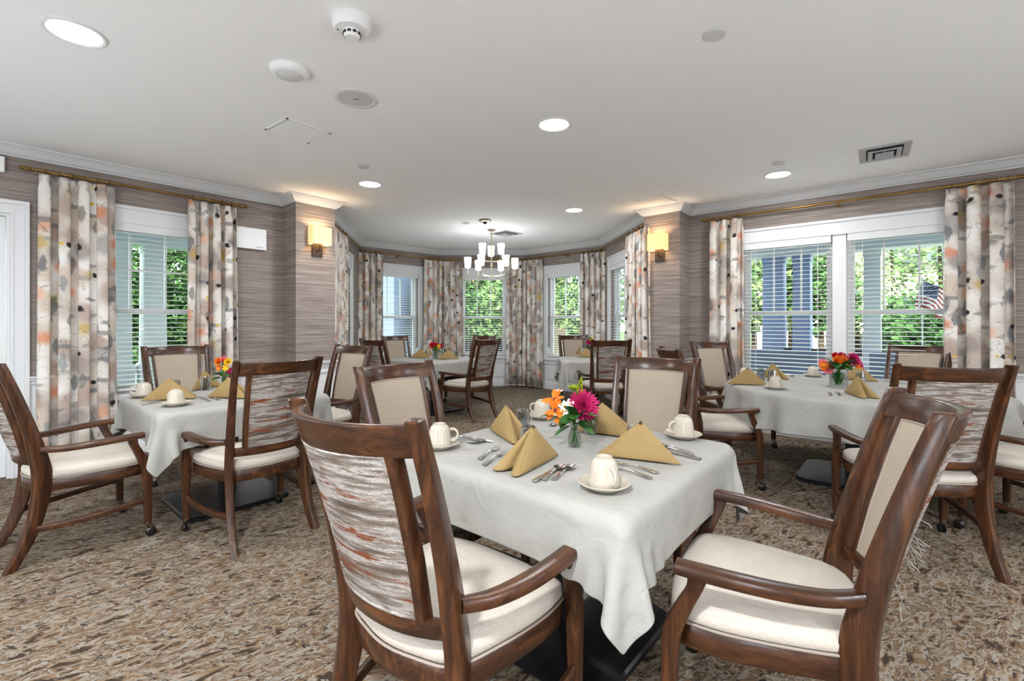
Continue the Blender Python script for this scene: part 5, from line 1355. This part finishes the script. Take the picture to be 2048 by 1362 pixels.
# flag on a slanting pole
x, y = ray_at_a(1846, 8.75); t = thing('flag', 'small striped red and white flag with blue starred corner outside the wide window', 'flag', (x, y, 1.86))
fm = [plain('flag_red', (150, 34, 52), .7), plain('flag_white', (226, 222, 222), .7), plain('flag_blue', (46, 56, 96), .7)]
ex = Vector((.62, .04, -.24)); ez = Vector((-.09, 0, -.36)); nx, nz = 24, 26
def fp(u, v): return ex * u * .85 + ez * v + Vector((0, .035 * math.sin(9 * u + 2 * v), .02 * math.sin(7 * u)))
V = [tuple(fp(i / nx, j / nz)) for j in range(nz + 1) for i in range(nx + 1)]
F = [(j * (nx + 1) + i, j * (nx + 1) + i + 1, (j + 1) * (nx + 1) + i + 1, (j + 1) * (nx + 1) + i) for j in range(nz) for i in range(nx)]
o = obj('stripes', (V, [], F), fm, t, 0)
for fi, pl in enumerate(o.data.polygons):
    j, i = divmod(fi, nx); pl.material_index = 2 if (i < 10 and j < 14) else (j // 2) % 2
bm = NB()
for r_ in range(9):
    for c_ in range(6 if r_ % 2 == 0 else 5):
        u = (c_ + (.5 if r_ % 2 == 0 else 1)) / 6 * 10 / nx; v = (r_ + .5) / 9 * 14 / nz; p = fp(u, v); P = []
        for k in range(10):
            a = PI / 2 + PI * k / 5; q = .008 if k % 2 == 0 else .0034; P.append((p.x + q * math.cos(a), p.y - .004, p.z + q * math.sin(a)))
        bm.faces.new([bm.verts.new(q) for q in P])
obj('stars', bm, fm[1], t, 0)
bm = NB(); tube(bm, [(.0, .012, -1.99), (.0, .012, .06)], .009, 8); obj('pole', bm, M['pwhite'], t)
# garden lantern
x, y = ray_at_a(1698, 11.5); t = thing('lamp_post', 'dark garden lamp post seen beside the window mullion', 'lamp post', (x, y, GZ))
bm = NB(); tube(bm, [(0, 0, 0), (0, 0, 1.95)], .035, 10); obj('pole', bm, M['black'], t)
bm = NB(); lathe(bm, [(0, 1.95), (.07, 1.95), (.11, 2.2), (.17, 2.22), (.05, 2.34), (0, 2.36)], 10); obj('lantern', bm, M['black'], t)
# parked car beyond the lawn
def car(x, y, rz, c, label):
    t = thing('car', label, 'car', (x, y, GZ), rz, 'cars on the road'); m = plain('car_paint', c, .25, 0, .6)
    sec = [(-2.2, .35, .75), (-2.15, .3, .95), (-1.5, .3, 1.02), (-.9, .3, 1.5), (.5, .3, 1.52), (1.2, .3, 1.02), (2.0, .3, .9), (2.25, .35, .6)]
    bm = NB(); loft(bm, [[(xx, -.85, z0), (xx, .85, z0), (xx, .88, z0 + (z1 - z0) * .6), (xx, .7, z1), (xx, -.7, z1), (xx, -.88, z0 + (z1 - z0) * .6)] for xx, z0, z1 in sec]); obj('body', bm, m, t, 30)
    for a in (-1.4, 1.4):
        for s in (-1, 1): bm = NB(); lathe(bm, [(0, -.1), (.3, -.1), (.33, 0), (.3, .1), (0, .1)], 18, M=Matrix.Translation((a, s * .78, .33)) @ Matrix.Rotation(R(90), 4, 'X')); obj('wheel', bm, M['rubber'], t)
    bm = NB(); loft(bm, [[(-1.15, s, 1.08), (-.85, s, 1.42), (.45, s, 1.44), (.95, s, 1.08)] for s in (-.86, .86)]); obj('side_window', bm, plain('car_glass', (20, 24, 30), .1), t, 0)
for px, a, c, l in ((1790, 23, (60, 66, 78), 'dark blue-grey car on the road seen through the right of the wide window'), (1870, 29, (40, 42, 50), 'black car on the road at the right edge of the wide window')):
    x, y = ray_at_a(px, a); car(x, y, math.atan2(.648, -.7615), c, l)
